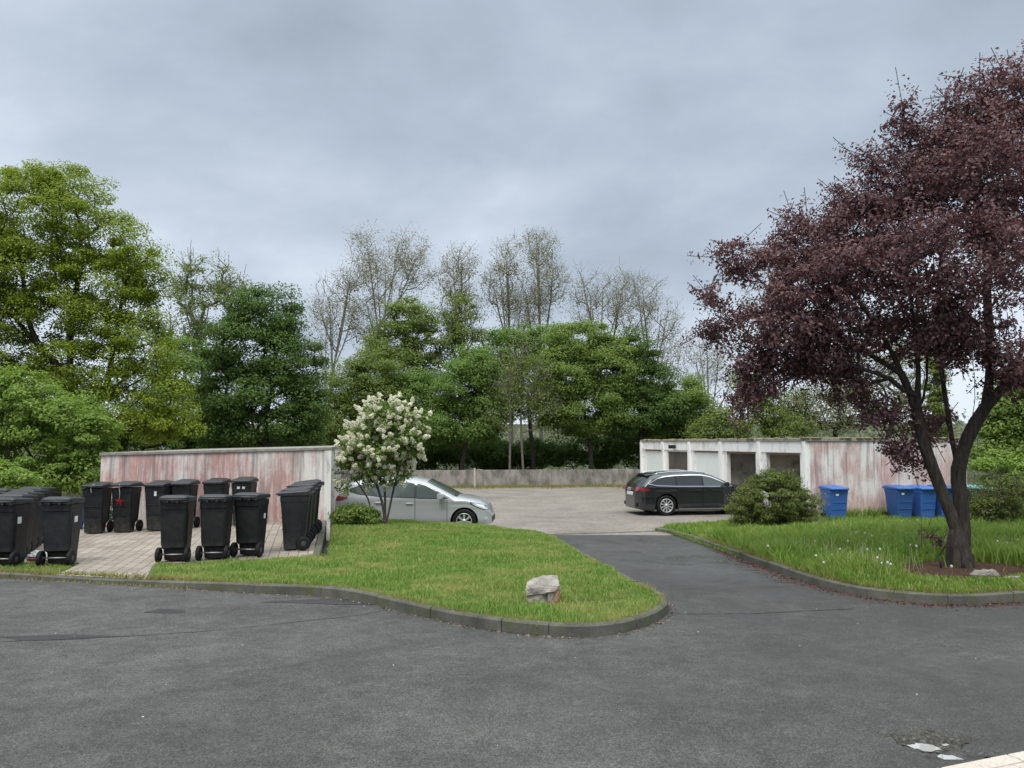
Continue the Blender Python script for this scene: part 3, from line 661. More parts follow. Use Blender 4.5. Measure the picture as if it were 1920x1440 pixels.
MAT['black'] = flat("black_plastic", (.012, .012, .013), .45, .4)
MAT['wood'] = flat("weathered_timber", (.30, .20, .15), .8, .2, var=.3, scale=12)

GH = 2.56
gar = empty("garage_row", (GA[0], GA[1], LOT), 0, "low white garage row on the right with five bays and a pink streaked end wall", "garage row")
def gbox(mb, u0, u1, v0, v1, z0, z1):
    q = [GU * u + GV * v for u, v in ((u0, v0), (u1, v0), (u1, v1), (u0, v1))]
    mb.add([(p[0], p[1], z0) for p in q] + [(p[0], p[1], z1) for p in q], [(3, 2, 1, 0), (4, 5, 6, 7), (0, 1, 5, 4), (1, 2, 6, 5), (2, 3, 7, 6), (3, 0, 4, 7)])
GL, GD, NB = 14.55, 5.6, 5
BW = GL / NB
mb = MB(); gbox(mb, 0, .16, .12, GD, -.3, GH - .10); mb.build("end_wall", MAT['wall_right'], gar)
mb = MB(); gbox(mb, GL - .16, GL, .12, GD, -.3, GH - .10); mb.build("end_wall", MAT['wall_right'], gar)
mb = MB(); gbox(mb, .16, GL - .16, GD - .16, GD, -.3, GH - .10); mb.build("back_wall", MAT['inside'], gar)
for k in range(1, NB):
    mb = MB(); gbox(mb, k * BW - .07, k * BW + .07, .22, GD - .16, -.3, GH - .10); mb.build("partition_wall", MAT['inside'], gar)
mb = MB(); gbox(mb, -.04, GL + .04, -.02, GD + .04, GH - .10, GH); roof = mb.build("roof", MAT['roofing'], gar, .012)
# ragged moss along the roof edge
rs = np.random.RandomState(5); mb = MB()
for i in range(150):
    u = rs.uniform(0, GL); v = rs.uniform(0, .25)
    if rs.uniform() < .6: u, v = rs.uniform(0, .3), rs.uniform(0, GD)
    r = rs.uniform(.05, .16); p = GU * u + GV * v; h = rs.uniform(.012, .035)
    mb.loft([[(p[0] + r * math.cos(a) * k, p[1] + r * math.sin(a) * k, GH + z) for a in np.linspace(0, 6.28, 9)[:-1]] for k, z in ((1, 0.001), (.8, h * .7), (.35, h))], False, True, True)
mb.build("moss", MAT['moss'], roof)["kind"] = "stuff"
mb = MB()
for k in range(NB):
    mb = MB(); gbox(mb, k * BW + (.10 if k else .20), (k + 1) * BW - (.10 if k < NB - 1 else .20), .02, .20, GH - .46, GH - .10); mb.build("lintel", MAT['facade'], gar)
for k in range(NB + 1):
    c = min(max(k * BW, .11), GL - .11); mb = MB(); gbox(mb, c - .09, c + .09, -.05, .26, -.3, GH - .103); mb.build("pillar", MAT['facade'], gar, .008)
for k in range(NB):
    mb = MB()
    a0, a1 = k * BW + (.09 if k else .20), (k + 1) * BW - .09 - (.11 if k == NB - 1 else 0)
    gbox(mb, a0 + .003, a0 + .27, .06, .21, -.3, GH - .463); mb.build("pier", MAT['facade'], gar)
    mb = MB(); gbox(mb, a1 - .27, a1 - .003, .06, .21, -.3, GH - .463); mb.build("pier", MAT['facade'], gar)
    o0, o1 = a0 + .27, a1 - .27
    fr = MB(); gbox(fr, o0 + .002, o1 - .002, .08, .17, GH - .53, GH - .465); fr.build("door_frame", MAT['wood'] if k != 3 else MAT['facade'], gar)
    if k in (2, 4):
        dm = MB(); gbox(dm, o0 + .002, o1 - .002, .11, .15, .0, GH - .533)
        for j in range(1, 10):
            uu = o0 + (o1 - o0) * j / 10; gbox(dm, uu - .012, uu + .012, .102, .108, .03, GH - .56)
        d_ = dm.build("garage_door", MAT['door'], gar); hm = MB(); gbox(hm, (o0 + o1) / 2 - .06, (o0 + o1) / 2 + .06, .06, .10, 1.0, 1.04); hm.build("handle", MAT['black'], d_)
        d_["label"] = "closed white garage door"
    elif k == 3:
        dm = MB(); gbox(dm, o0 + .002, o1 - .002, .12, .16, 0, GH - .533)
        for j in range(1, 12):
            uu = o0 + (o1 - o0) * j / 12; gbox(dm, uu - .01, uu + .01, .112, .118, .02, GH - .56)
        d_ = dm.build("garage_door", MAT['door_brown'], gar); d_["label"] = "closed brown garage door"
        hm = MB(); gbox(hm, (o0 + o1) / 2 - .06, (o0 + o1) / 2 + .06, .07, .11, 1.0, 1.04); hm.build("handle", MAT['black'], d_)
    else:      # open bay: raised door under the roof, dark vent in the added inner wall
        bw = MB(); gbox(bw, k * BW + (.073 if k else .163), (k + 1) * BW - .073, 2.55, 2.65, -.2, GH - .103); bw.build("added_inner_wall", MAT['inside'], gar)  # wall added part-way in so that the open bays come out less dark
        vm = MB(); gbox(vm, a0 + .55, a0 + 1.0, 2.52, 2.548, 1.72, 1.92); vm.build("vent", MAT['black'], gar)
        dm = MB(); gbox(dm, o0 + .02, o1 - .02, .3, 2.4, GH - .26, GH - .22); d_ = dm.build("garage_door", MAT['door'], gar); d_["label"] = "raised garage door under the roof of an open bay"
fl = MB(); gbox(fl, .17, GL - .17, .2, GD - .17, -.2, .012); fl.build("garage_floor", MAT['lot'], gar)

# flood lamp over the second bay from the far end
lp = at_depth(1262, 830, 34.2); lu = 3.52 * BW; p = GU * lu + GV * (-.01) + GA
lamp = empty("flood_lamp", (p[0], p[1], LOT + GH - .30), math.atan2(GU[1], GU[0]), "small black flood lamp above the brown garage door", "flood lamp")
mb = MB(); mb.box(-.17, .17, .055, .24, -.10, .06); mb.build("housing", MAT['black'], lamp, .02)
mb = MB(); mb.box(-.03, .03, -.03, .056, -.04, .05); mb.build("bracket", MAT['black'], lamp, .004)

# left garage: side wall towards the bins
A0 = at_depth(190, 849, 17.25); A1 = at_depth(622, 838, 17.95)
lg = empty("garage", (A0[0], A0[1], -.9), 0, "left garage with a pink and white streaked concrete wall behind the black bins", "garage")
f2 = np.array((-.196, .981)); back2 = f2 * 11.0
def hexa(mb, p0, p1, bk, z0, t0, t1):
    q = [p0, p1, (p1[0] + bk[0], p1[1] + bk[1]), (p0[0] + bk[0], p0[1] + bk[1])]
    tz = [t0, t1, t1, t0]; org = np.array((A0[0], A0[1], -.9))
    lo = [np.array((a[0], a[1], z0)) - org for a in q]; hi = [np.array((a[0], a[1], t)) - org for a, t in zip(q, tz)]
    mb.add(lo + hi, [(3, 2, 1, 0), (4, 5, 6, 7), (0, 1, 5, 4), (1, 2, 6, 5), (2, 3, 7, 6), (3, 0, 4, 7)])
dW = (A1 - A0)[:2] / np.linalg.norm((A1 - A0)[:2])
A1w = np.array((A1[0], A1[1])) - dW * .16
mb = MB(); hexa(mb, A0[:2], A1w, back2, -.9, A0[2] - .07, A1[2] - .075); mb.build("wall", MAT['wall_left'], lg)
mb = MB(); hexa(mb, A0[:2] + f2 * -.03 - dW * .03, A1[:2] + dW * .03 - f2 * .03, back2 + f2 * .06, A0[2] - .07, A0[2], A1[2])
# roof slab follows the slope of the wall
o_ = np.array((A0[0], A0[1], -.9)); q = [A0[:2] - f2 * .035 - dW * .035, A1[:2] - f2 * .035 + dW * .02]; mb = MB()
vs = []
for dz in (-.068, 0.0):
    for (pp, zz) in ((q[0], A0[2]), (q[1], A1[2]), (q[1] + back2 + f2 * .07, A1[2]), (q[0] + back2 + f2 * .07, A0[2])):
        vs.append(np.array((pp[0], pp[1], zz + dz)) - o_)
mb.add(vs, [(3, 2, 1, 0), (4, 5, 6, 7), (0, 1, 5, 4), (1, 2, 6, 5), (2, 3, 7, 6), (3, 0, 4, 7)]); mb.build("roof", MAT['roofing'], lg, .01)
MAT['pillar_left'] = mat_streaked("white_corner_pillar", .1, .3, white=(.74, .72, .69), seed=7.7, ztop=1.55, zlow=-.3, f1=2.5, fine=.3, fd=4)
mb = MB(); hexa(mb, A1w + dW * .003 + f2 * .03, A1w + dW * .02 + f2 * .03, f2 * 10.9, -.9, A1[2] - .078, A1[2] - .077); mb.build("front_wall", MAT['pillar_left'], lg)
for k in range(5):
    mb = MB(); hexa(mb, A1w + dW * .003 + f2 * (2.71 * k - (.02 if k == 0 else 0)), A1[:2] + f2 * (2.71 * k - (.02 if k == 0 else 0)), f2 * .22, -.9, A1[2] - .074, A1[2] - .073); mb.build("pillar", MAT['pillar_left'], lg)
for k in range(4):
    mb = MB(); hexa(mb, A1w + dW * .024 + f2 * (2.71 * k + .23), A1[:2] - dW * .03 + f2 * (2.71 * k + .23), f2 * 2.46, 1.05, A1[2] - .076, A1[2] - .075); mb.build("lintel", MAT['pillar_left'], lg)

# ------------------------------------------------------------------ low wall at the back of the lot, pale post before it
MAT['low_wall'] = mat_streaked("low_concrete_wall", .25, .9, white=(.33, .305, .275), pinkc=(.29, .215, .185), darkc=(.085, .08, .07), seed=9.3, ztop=.2, zlow=-.8, f1=1.3, fine=.15, fd=2.2)
W0 = np.array((-13.0, 40.9)); W1 = np.array((9.5, 43.6)); wd = (W1 - W0) / np.linalg.norm(W1 - W0); wn = np.array((-wd[1], wd[0])); WL = np.linalg.norm(W1 - W0)
lw = empty("low_wall", (W0[0], W0[1], LOT), math.atan2(wd[1], wd[0]), "long low stained concrete wall along the back of the parking lot", "wall")
npan = 6
for k in range(npan):
    mb = MB(); mb.box(k * WL / npan + .01, (k + 1) * WL / npan - .01, 0, .16, .06, .92 + .01 * (k % 2)); mb.build("panel", MAT['low_wall'], lw, .01)
for k in range(npan + 1):
    m2 = MB(); m2.box(k * WL / npan - .16, k * WL / npan + .16, -.06, .22, -.2, .955); m2.build("pillar", MAT['low_wall'], lw, .01)
mb = MB(); mb.box(0.2, WL - .2, .08, .13, -.3, .058); mb.build("shaded_gap_strip", MAT['black'], lw)  # black strip: shade of the gap under the panels put into colour
pp = at_depth(890, 916, 41.4)
post = empty("marker_post", (pp[0], 41.35, lot_z(pp[0], 41.35) - .05), 0, "thin pale post standing before the low wall", "post")
mb = MB(); mb.box(-.045, .045, -.045, .045, 0, 1.09); mb.build("post", MAT['kerb_light'], post, .01); mb = MB(); mb.box(-.05, .05, -.05, .05, 1.092, 1.12); mb.build("cap", MAT['kerb_light'], post, .01)
edge_rs = np.random.RandomState(77)
def verge(n, f, h, label, mat, seed):
    rs = np.random.RandomState(seed); P = np.array([f(rs) for _ in range(n)]); al = rs.uniform(0, 6.28, n); hh = h * rs.uniform(.4, 1.4, n)
    ld = np.stack([np.cos(al), np.sin(al), 0 * al], 1) * (hh * .6)[:, None]; wx = np.stack([np.sin(al), -np.cos(al), 0 * al], 1) * .012
    V = np.stack([P - wx, P + wx, P + ld + np.array((0, 0, 1)) * hh[:, None]], 1).reshape(-1, 3); k = np.arange(n) * 3
    tag(link("weeds", fast_mesh("weeds", V, np.stack([k, k + 1, k + 2], 1)), None, mat), label, "weeds", None, 'stuff')
def f_wall(rs):
    t = rs.uniform(.5, WL - 2.5); s = abs(rs.normal(0, .55)) * (1.6 if abs((t % (WL / 6)) - WL / 12) > WL / 12 - .6 else 1); p = W0 + wd * t - wn * (s + .05); return (p[0], p[1], LOT)
verge(7000, f_wall, .16, "weeds growing along the foot of the low wall", MAT['dry'], 3)
def f_gar(rs):
    t = rs.uniform(0, 5.5); p = GA + GV * t - GU * abs(rs.normal(0, .18)); return (p[0], p[1], float(lawn_right_z(p[0], p[1])))
verge(2600, f_gar, .30, "tall weeds along the foot of the pink end wall", MAT['grass_tall'], 4)

# ------------------------------------------------------------------ wheelie bins
MAT['bin_black'] = mat_bin("black_bin_plastic", (.0075, .0092, .0115), .48, .35)
MAT['lid_black'] = mat_bin("black_bin_lid", (.016, .019, .023), .42, .45)
MAT['bin_blue'] = mat_bin("blue_bin_plastic", (.028, .10, .33), .46, .4, (.22, .26, .34))
MAT['lid_blue'] = mat_bin("blue_bin_lid", (.033, .11, .36), .42, .45, (.24, .28, .36))
MAT['lid_teal'] = flat("teal_bin_lid", (.13, .36, .36), .4, .5, var=.12, scale=5)
MAT['bin_dark'] = flat("dark_green_bin", (.03, .05, .045), .45, .4)
MAT['rubber'] = flat("rubber", (.010, .010, .011), .7, .25)
MAT['steel'] = flat("dull_steel", (.30, .30, .31), .45, .5, metal=.8)
MAT['hub'] = flat("wheel_hub_plastic", (.05, .05, .055), .5, .4)
MAT['sticker'] = flat("white_sticker", (.72, .73, .74), .5, .3, var=.1, scale=30)
def rrect(x0, x1, y0, y1, z, r=.04, n=4):
    pts = []
    for cx, cy, a0 in ((x1 - r, y1 - r, 0), (x0 + r, y1 - r, 90), (x0 + r, y0 + r, 180), (x1 - r, y0 + r, 270)):
        for k in range(n + 1):
            a = math.radians(a0 + 90 * k / n); pts.append((cx + r * math.cos(a), cy + r * math.sin(a), z))
    return pts
def make_bin(name, w, dp, h, mb_, ml_):
    root = empty(name)
    hw, hd = w / 2, dp / 2; zt = h * .875
    m = MB(); R = []
    for z, fx, yf, yb in ((.02, .80, -.62, .20), (.05, .81, -.635, .24), (.19, .83, -.67, .34), (.235, .845, -.68, .74), (.5, .90, -.76, .80), (zt - .10, .96, -.86, .88), (zt - .095, .985, -.89, .92), (zt, .99, -.90, .93)):
        R.append(rrect(-hw * fx, hw * fx, hd * yf, hd * yb, z * h / 1.07 if z < .6 else z, .045))
    m.loft(R, True, True)
    for zz, yy in ((.36, -.735), (.56, -.79)):                           # two shallow bands on the front
        m.box(-hw * .80, hw * .80, hd * yy - .008, hd * yy + .02, zz, zz + .012)
    for sx in (-1, 1):                                                  # stiffening ribs on the flanks
        m.loft([rrect(sx * hw * .93 - .012, sx * hw * .93 + .012, hd * .50, hd * .60, z, .006, 1) if z > .5 else rrect(sx * hw * .86 - .012, sx * hw * .86 + .012, hd * .45, hd * .55, z, .006, 1) for z in (.27, zt - .12)])
    body = m.build("body", mb_, root, .006)
    m = MB()                                                            # lid: overhanging, sloping up to the hinge
    def ring(sx, y0, y1, zf, zb, r):
        pts = rrect(-hw * sx, hw * sx, y0, y1, 0, r); return [(x, y, zf + (zb - zf) * (y - y0) / (y1 - y0)) for x, y, _ in pts]
    y0, y1 = -hd * 1.03, hd * .96
    m.loft([ring(1.0, y0, y1, zt + .006, zt + .010, .05), ring(1.03, y0 - .012, y1, zt + .012, zt + .02, .05), ring(1.03, y0 - .012, y1, zt + .050, zt + .085, .05), ring(.99, y0 + .012, y1 - .01, zt + .064, zt + .102, .045), ring(.72, y0 + .09, y1 - .07, zt + .082, zt + .125, .06)], True, True)
    m.box(-hw * .5, hw * .5, y0 - .05, y0 + .004, zt + .022, zt + .040)
    lid = m.build("lid", ml_, root, .006)
    m = MB(); yb = hd * 1.0
    m.tube([(-hw * .93, yb + .035, zt + .055), (hw * .93, yb + .035, zt + .055)], .017, 8)
    for x in (-.9, -.35, .35, .9): m.box(hw * x - .018, hw * x + .018, hd * .90, yb + .045, zt + .010, zt + .055 + .012)
    m.build("handle", ml_, root)
    ax = hd * .64; wr = .12
    m = MB(); m.tube([(-hw * .90, ax, wr + .005), (hw * .90, ax, wr + .005)], .012, 8); m.build("axle", MAT['steel'], root)
    for sx in (-1, 1):
        M_ = Matrix.Translation((sx * (hw * .84 + .034), ax, wr))
        m = MB(); m.lathe([(wr * .62, -.028), (wr * .93, -.028), (wr, -.018), (wr, .018), (wr * .93, .028), (wr * .62, .028)], 22, M_); wh = m.build("wheel", MAT['rubber'], root)
        m = MB(); m.lathe([(wr * .18, -.032), (wr * .3, -.030), (wr * .62, -.018), (wr * .63, .018), (wr * .3, .030), (wr * .18, .032)], 18, M_); m.build("hub", MAT['hub'], wh)
    return root
bin_black = make_bin("black_bin", .435, .54, 1.07, MAT['bin_black'], MAT['lid_black'])
bin_blue = make_bin("blue_bin", .58, .70, 1.07, MAT['bin_blue'], MAT['lid_blue'])
used = {}
def put_bin(proto, px, y, rot, label, group, zf=pad_z, dx=0, sticker=None, lidmat=None):
    o = proto if id(proto) not in used else copy_tree(proto); used[id(proto)] = 1
    if id(proto) in used and o is not proto and "label" in o: del o["label"]
    x = (px - 960) / F * (y / 1.0) * 1.0 + dx
    x = at_depth(px, 960, y)[0] + dx
    o.location = (x, y, float(zf(x, y)) + .004); o.rotation_euler = (0, 0, math.radians(rot)); tag(o, label, "wheelie bin", group)
    return o
def add_sticker(o, side, u, z, w=.07, h=.09):
    hw, hd = (.2175, .27) if o.name.startswith("black") else (.29, .35)
    m = MB()
    fx = .83 + .13 * max(0, (z - .2)) / .65
    if side == 'front': 
        yy = -hd * (.68 + .18 * (z - .235) / .6) - .006; m.box(u - w / 2, u + w / 2, yy - .006, yy + .004, z - h / 2, z + h / 2)
    elif side == 'back': 
        yy = hd * (.74 + .14 * (z - .235) / .6) + .004; m.box(u - w / 2, u + w / 2, yy - .004, yy + .006, z - h / 2, z + h / 2)
    else:
        s = 1 if side == 'right' else -1; xx = s * hw * (.845 + .115 * (z - .235) / .6); m.box(min(xx - s * .004, xx + s * .008), max(xx - s * .004, xx + s * .008), u - w / 2, u + w / 2, z - h / 2, z + h / 2)
    s_ = m.build("sticker", MAT['sticker'], o); return s_
GRP = "black wheelie bins on the paver pad"
# copies are made before stickers are added, so that each bin keeps only its own
B = {}
defs = [("a", 181, 16.35, 3, "black bin with a white string over its lid, leftmost of the row along the wall"),
        ("b", 236, 16.50, 2, "black bin by the wall with the red star hanging on its front"),
        ("c", 297, 16.70, 1, "black bin by the wall with one white sticker high on its front"),
        ("d", 345, 16.95, -2, "black bin by the wall, half hidden behind the leftmost of three bin backs"),
        ("e", 405, 17.02, 0, "black bin by the wall, seen over the middle one of three bin backs"),
        ("f", 457, 17.10, 0, "black bin by the wall with two small white stickers under its lid"),
        ("g", 333, 12.55, 188, "black bin turned back to front, leftmost of three before the wall row"),
        ("h", 407, 12.75, 183, "black bin turned back to front, middle of three before the wall row"),
        ("i", 472, 13.15, 174, "black bin with a small white sticker on its flank, rightmost of three bin backs"),
        ("j1", 553, 13.85, -80, "black bin seen from its side, nearest of the close rank beside the lawn"),
        ("j2", 561, 14.50, -80, "second black bin from the front in the close rank beside the lawn"),
        ("j3", 569, 15.15, -80, "third black bin from the front in the close rank beside the lawn"),
        ("j4", 577, 15.80, -79, "hindmost black bin of the close rank beside the lawn, nearest the wall"),
        ("k1", 18, 12.05, 184, "black bin with wheels to the road at the very left, before the crowded bins"),
        ("k2", 30, 12.80, 184, "black bin directly behind the leftmost front bin, with a sticker on its flank"),
        ("k3", 42, 13.45, 184, "black bin third from the road in the crowded left column"),
        ("k4", 54, 14.10, 185, "black bin fourth from the road in the crowded left column"),
        ("k5", 68, 14.80, 184, "hindmost black bin in the crowded left column"),
        ("m1", -42, 12.75, 184, "black bin cut by the left picture edge, nearest of the outer column"),
        ("m2", -18, 13.55, 184, "black bin in the outer left column, second from the road"),
        ("m3", 4, 14.40, 184, "black bin in the outer left column, farthest from the road"),
        ("l", 118, 12.15, 187, "black bin alone before the crowd, sticker on its flank, wheels to the road")]
rj = random.Random(12)
for k, px, y, rot, lab in defs: B[k] = put_bin(bin_black, px, y + rj.uniform(-.04, .04), rot + rj.uniform(-3.5, 3.5), lab, GRP)
for k, o in B.items():
    for ch in o.children:
        if ch.name.split('.')[0] == 'lid':       # lids sit a little unevenly, turning on the rear hinge
            a = rj.choice((0, 0, .012, .025, .045)); ch.matrix_local = Matrix.Translation((0, .27, 1.0)) @ Matrix.Rotation(-a, 4, 'X') @ Matrix.Translation((0, -.27, -1.0))
BL = {}
WR = math.degrees(math.atan2(GV[1], GV[0]))
for k, px, y, rot, lab in [("n1", 1565, 23.25, WR - 4, "blue bin standing alone against the pink wall"), ("n2", 1687, 23.45, WR, "left one of the blue bins close together behind the purple tree"),
                           ("n3", 1730, 23.55, WR + 1, "middle one of the blue bins close together behind the purple tree"), ("n4", 1769, 23.60, WR, "blue bin mostly hidden by the forked trunk of the purple tree")]:
    BL[k] = put_bin(bin_blue, px, y, rot, lab, "blue bins by the pink wall", lambda x, y: lawn_right_z(x, y) - .03)
n5 = put_bin(bin_blue, 1836, 23.6, WR, "dark bin with a pale teal lid behind the right-hand shrub", None, lambda x, y: lawn_right_z(x, y) - .03)
n5.name = "teal_lid_bin"
if "group" in n5: del n5["group"]
for ch in n5.children:
    nm = ch.name.split('.')[0]
    if nm in ("body", "lid", "handle"):
        ch.data = ch.data.copy(); ch.data.materials[0] = MAT['bin_dark'] if nm == "body" else MAT['lid_teal']
nb = put_bin(bin_black, 141, 17.1, 3, "low blue bin mostly hidden behind the black bins at the left", None); nb.name = "blue_bin"; nb.scale = (.9, .9, .60)
if "group" in nb: del nb["group"]
for ch in nb.children:
    nm = ch.name.split('.')[0]
    if nm in ("body", "lid", "handle"):
        ch.data = ch.data.copy(); ch.data.materials[0] = MAT['bin_blue']
add_sticker(B['c'], 'front', .03, .80, .05, .10); add_sticker(B['f'], 'front', -.05, .84, .06, .05); add_sticker(B['f'], 'front', .06, .84, .06, .05)
add_sticker(B['i'], 'left', -.05, .66, .06, .08)
for k in ('k1', 'k2', 'k3'): add_sticker(B[k], 'left', .08, .70, .09, .10)
add_sticker(B['l'], 'left', .02, .70, .10, .09); add_sticker(nb, 'front', .15, .72, .06, .12)
add_sticker(BL['n1'], 'front', -.07, .80, .09, .06); add_sticker(BL['n2'], 'front', -.10, .82, .09, .06); add_sticker(BL['n4'], 'front', -.08, .82, .09, .06)

# red star decoration and strings on the bins by the wall
MAT['red'] = flat("red_felt", (.26, .016, .02), .7, .2); MAT['string'] = flat("white_string", (.6, .6, .58), .8, .2)
def bin_point(o, p): return Matrix.Translation(o.location) @ Matrix.Rotation(o.rotation_euler.z, 4, 'Z') @ Vector(p)
c = bin_point(B['b'], (-.005, -.268, .66))
star = empty("red_star", tuple(c), B['b'].rotation_euler.z, "red many-pointed star hanging by a white string on a black bin", "decoration")
m = MB()
for k in range(10):
    a = 2 * math.pi * k / 10 + .2; l = .115 if k % 2 == 0 else .07
    dx, dz = math.cos(a), math.sin(a); nx, nz = -dz, dx
    m.add([(0, -.022, 0), (dx * l * .35 + nx * .011, 0, dz * l * .35 + nz * .011), (dx * l, -.012, dz * l), (dx * l * .35 - nx * .011, 0, dz * l * .35 - nz * .011), (dx * l * .3, .004, dz * l * .3)], [(0, 1, 2), (0, 2, 3), (4, 2, 1), (4, 3, 2), (0, 4, 1), (0, 3, 4)])
m.build("star", MAT['red'], star, fix=True)
m = MB(); m.tube([(0, -.012, .05), (.005, -.016, .20), (.0, -.035, .28), (.0, -.030, .345), (0, .03, .362)], .005, 6); m.build("string", MAT['string'], star)
c = bin_point(B['a'], (.0, -.25, .95))
st = empty("string", tuple(c), B['a'].rotation_euler.z, "loose white string over the lid of the leftmost bin by the wall", "string")
m = MB(); m.tube([(.012, -.045, -.10), (.0, -.047, -.02), (.0, -.036, .045), (.004, .012, .066), (.02, .06, .078)], .006, 6); m.build("cord", MAT['string'], st)

# white rubbish between the left bins
rs = np.random.RandomState(8); g0 = at_depth(76, 1040, 12.35)
bag = empty("rubbish_bag", (g0[0], 12.35, float(pad_z(g0[0], 12.35)) + .0), 0, "crumpled white plastic bag with red print lying between the left bins", "rubbish bag")
bm = bmesh.new(); bmesh.ops.create_icosphere(bm, subdivisions=4, radius=1)
for v in bm.verts:
    p = v.co.copy(); n_ = wave(p.x * 3, p.y * 3 + p.z * 2, 1.2, 1) * .14 + wave(p.z * 5, p.x * 4, 1.5, 2) * .10 + .05 * math.sin(14 * p.x + 9 * p.y) * math.cos(11 * p.z)
    p *= 1 + n_; v.co = (p.x * .19, p.y * .13, max(0.0, (p.z * .5 + .42) * .21))
me = bpy.data.meshes.new("bag"); bm.to_mesh(me); bm.free(); MAT['bag'] = flat("white_plastic_film", (.66, .66, .66), .3, .5, var=.1, scale=20); link("bag", me, bag, MAT['bag'])
m = MB(); m.box(-.12, .03, -.150, -.128, .05, .075); m.box(-.10, .0, -.152, -.13, .10, .112); m.build("print", MAT['red'], bag)

# ------------------------------------------------------------------ boulder on the lawn
def mat_rock(stain=True):
    m = NT("boulder_rock" if stain else "pale_rock"); a = m.noise(4, 7, .65, dist=.5)
    c = m.ramp(a, [(.3, (.19, .175, .155)), (.5, (.32, .30, .265)), (.72, (.46, .44, .39))])
    sep = m.n("ShaderNodeSeparateXYZ"); m.l(m.coord(), sep.inputs[0])
    x = m.n("ShaderNodeMapRange"); m.l(sep.outputs[0], x.inputs[0]); x.inputs[1].default_value = .07; x.inputs[2].default_value = .12
    rust = m.math('MULTIPLY', x.outputs[0], m.ramp(m.noise(9, 5, .6), [(.38, 0.0), (.55, .9)]))
    zz = m.n("ShaderNodeMapRange"); m.l(sep.outputs[2], zz.inputs[0]); zz.inputs[1].default_value = .30; zz.inputs[2].default_value = .25
    if stain: c = m.mix(m.math('MULTIPLY', rust, zz.outputs[0]), c, (.36, .13, .045))
    c = m.mix(m.ramp(m.noise(22, 4), [(.6, 0.0), (.72, .6)]), c, (.08, .075, .065))
    m.set(color=c, rough=.9, spec=.25); m.bump(m.noise(26, 6, .7), .8, .02); return m.m
RC = on(1018, 1126, lawn_left_z)
MAT['rock'] = mat_rock(); MAT['rock_plain'] = mat_rock(False)
def boulder(name, loc, pts, label, sub=3, amp=.012, seed=0):
    root = empty(name, loc, 0, label, "boulder"); bm = bmesh.new()
    for grp in (pts if isinstance(pts[0], list) else [pts]):
        nv = [bm.verts.new(p) for p in grp]; r = bmesh.ops.convex_hull(bm, input=nv)
        bmesh.ops.delete(bm, geom=[e for e in set(r['geom_interior']) | set(r['geom_unused']) if isinstance(e, bmesh.types.BMVert)], context='VERTS')
    bmesh.ops.triangulate(bm, faces=bm.faces[:]); bmesh.ops.subdivide_edges(bm, edges=bm.edges[:], cuts=5, use_grid_fill=True)
    for v in bm.verts:
        p = v.co; k = amp * (wave(p.x * 22, p.y * 19 + p.z * 17, 1, seed) + .8 * wave(p.z * 40, p.x * 35, 1, seed + 2)); v.co = p * (1 + k / max(.1, p.length))
    me = bpy.data.meshes.new("rock"); bm.to_mesh(me); bm.free(); link("rock", me, root, MAT['rock' if name == "boulder" else 'rock_plain']); return root
boulder("boulder", (RC[0], RC[1], RC[2] - .125), [[(-.20, -.13, .27), (-.19, -.15, .21), (-.12, -.17, .30), (-.03, -.185, .235), (.06, -.19, .25), (.13, -.17, .26), (.175, -.12, .31), (.20, -.06, .27), (-.12, .10, .355), (-.02, .12, .375), (.10, .15, .39), (.175, .08, .385), (.06, .02, .395), (.0, -.04, .375), (-.18, .04, .33), (.19, .1, .28), (-.19, .08, .22)],
   [(-.195, -.12, .25), (-.185, -.14, .0), (-.10, -.172, .03), (-.03, -.172, .24), (-.0, -.14, .25), (.05, -.145, -.02), (-.17, .12, .0), (-.15, .10, .3), (.1, .12, .3), (.12, .12, -.02), (.05, -.10, .25)],
   [(.055, -.178, .255), (.19, -.10, .30), (.178, -.11, -.04), (.10, -.175, -.04), (.05, -.165, .02), (.15, .12, .3), (.16, .13, -.04), (.0, .0, .2), (.0, -.05, -.02)]],
        "pale angular boulder with a rusty stain sitting on the lawn", seed=1)
for px, py, s, lb in ((1846, 1079, 1.0, "low pale stone half buried in grass right of the purple tree"), (1898, 1085, .7, "small pale stone in grass near the right picture edge")):
    q = on(px, py, lawn_right_z); boulder("stone", (q[0], q[1], q[2] - .085), [tuple(np.array(v) * s) for v in [(-.24, -.1, .02), (.24, -.12, .02), (.2, .13, .02), (-.2, .12, .02), (-.14, -.08, .14), (.10, -.1, .17), (.14, .06, .16), (-.1, .07, .15), (.22, 0, .08), (-.23, 0, .07)]], lb, seed=px)
# ------------------------------------------------------------------ cars
MAT['silver'] = flat("silver_car_paint", (.46, .475, .50), .30, .5, metal=.25, coat=.8, var=.03, scale=1)
MAT['black_paint'] = flat("black_car_paint", (.011, .013, .018), .22, .5, coat=1.0, var=.1, scale=1)
MAT['glass_clear'] = flat("car_glass", (.075, .095, .095), .04, .6, coat=.5, var=.25, scale=1.3)
MAT['glass_dark'] = flat("tinted_car_glass", (.022, .026, .030), .04, .6, coat=.5, var=.2, scale=1.3)
MAT['trim'] = flat("black_car_trim", (.014, .014, .015), .5, .4)
MAT['under'] = flat("wheel_arch_lining", (.006, .006, .006), .9, .1)
MAT['chrome'] = flat("chrome", (.72, .73, .74), .15, .5, metal=1.0, var=.03)
MAT['alloy'] = flat("alloy_rim", (.52, .53, .54), .35, .5, metal=.5, var=.05)
MAT['redlight'] = flat("red_tail_light", (.24, .010, .014), .12, .6, coat=.6)
MAT['headlight'] = flat("headlight_glass", (.50, .53, .55), .08, .7, coat=.8, var=.35, scale=14)
MAT['plate'] = flat("number_plate", (.72, .72, .70), .4, .4, var=.04)
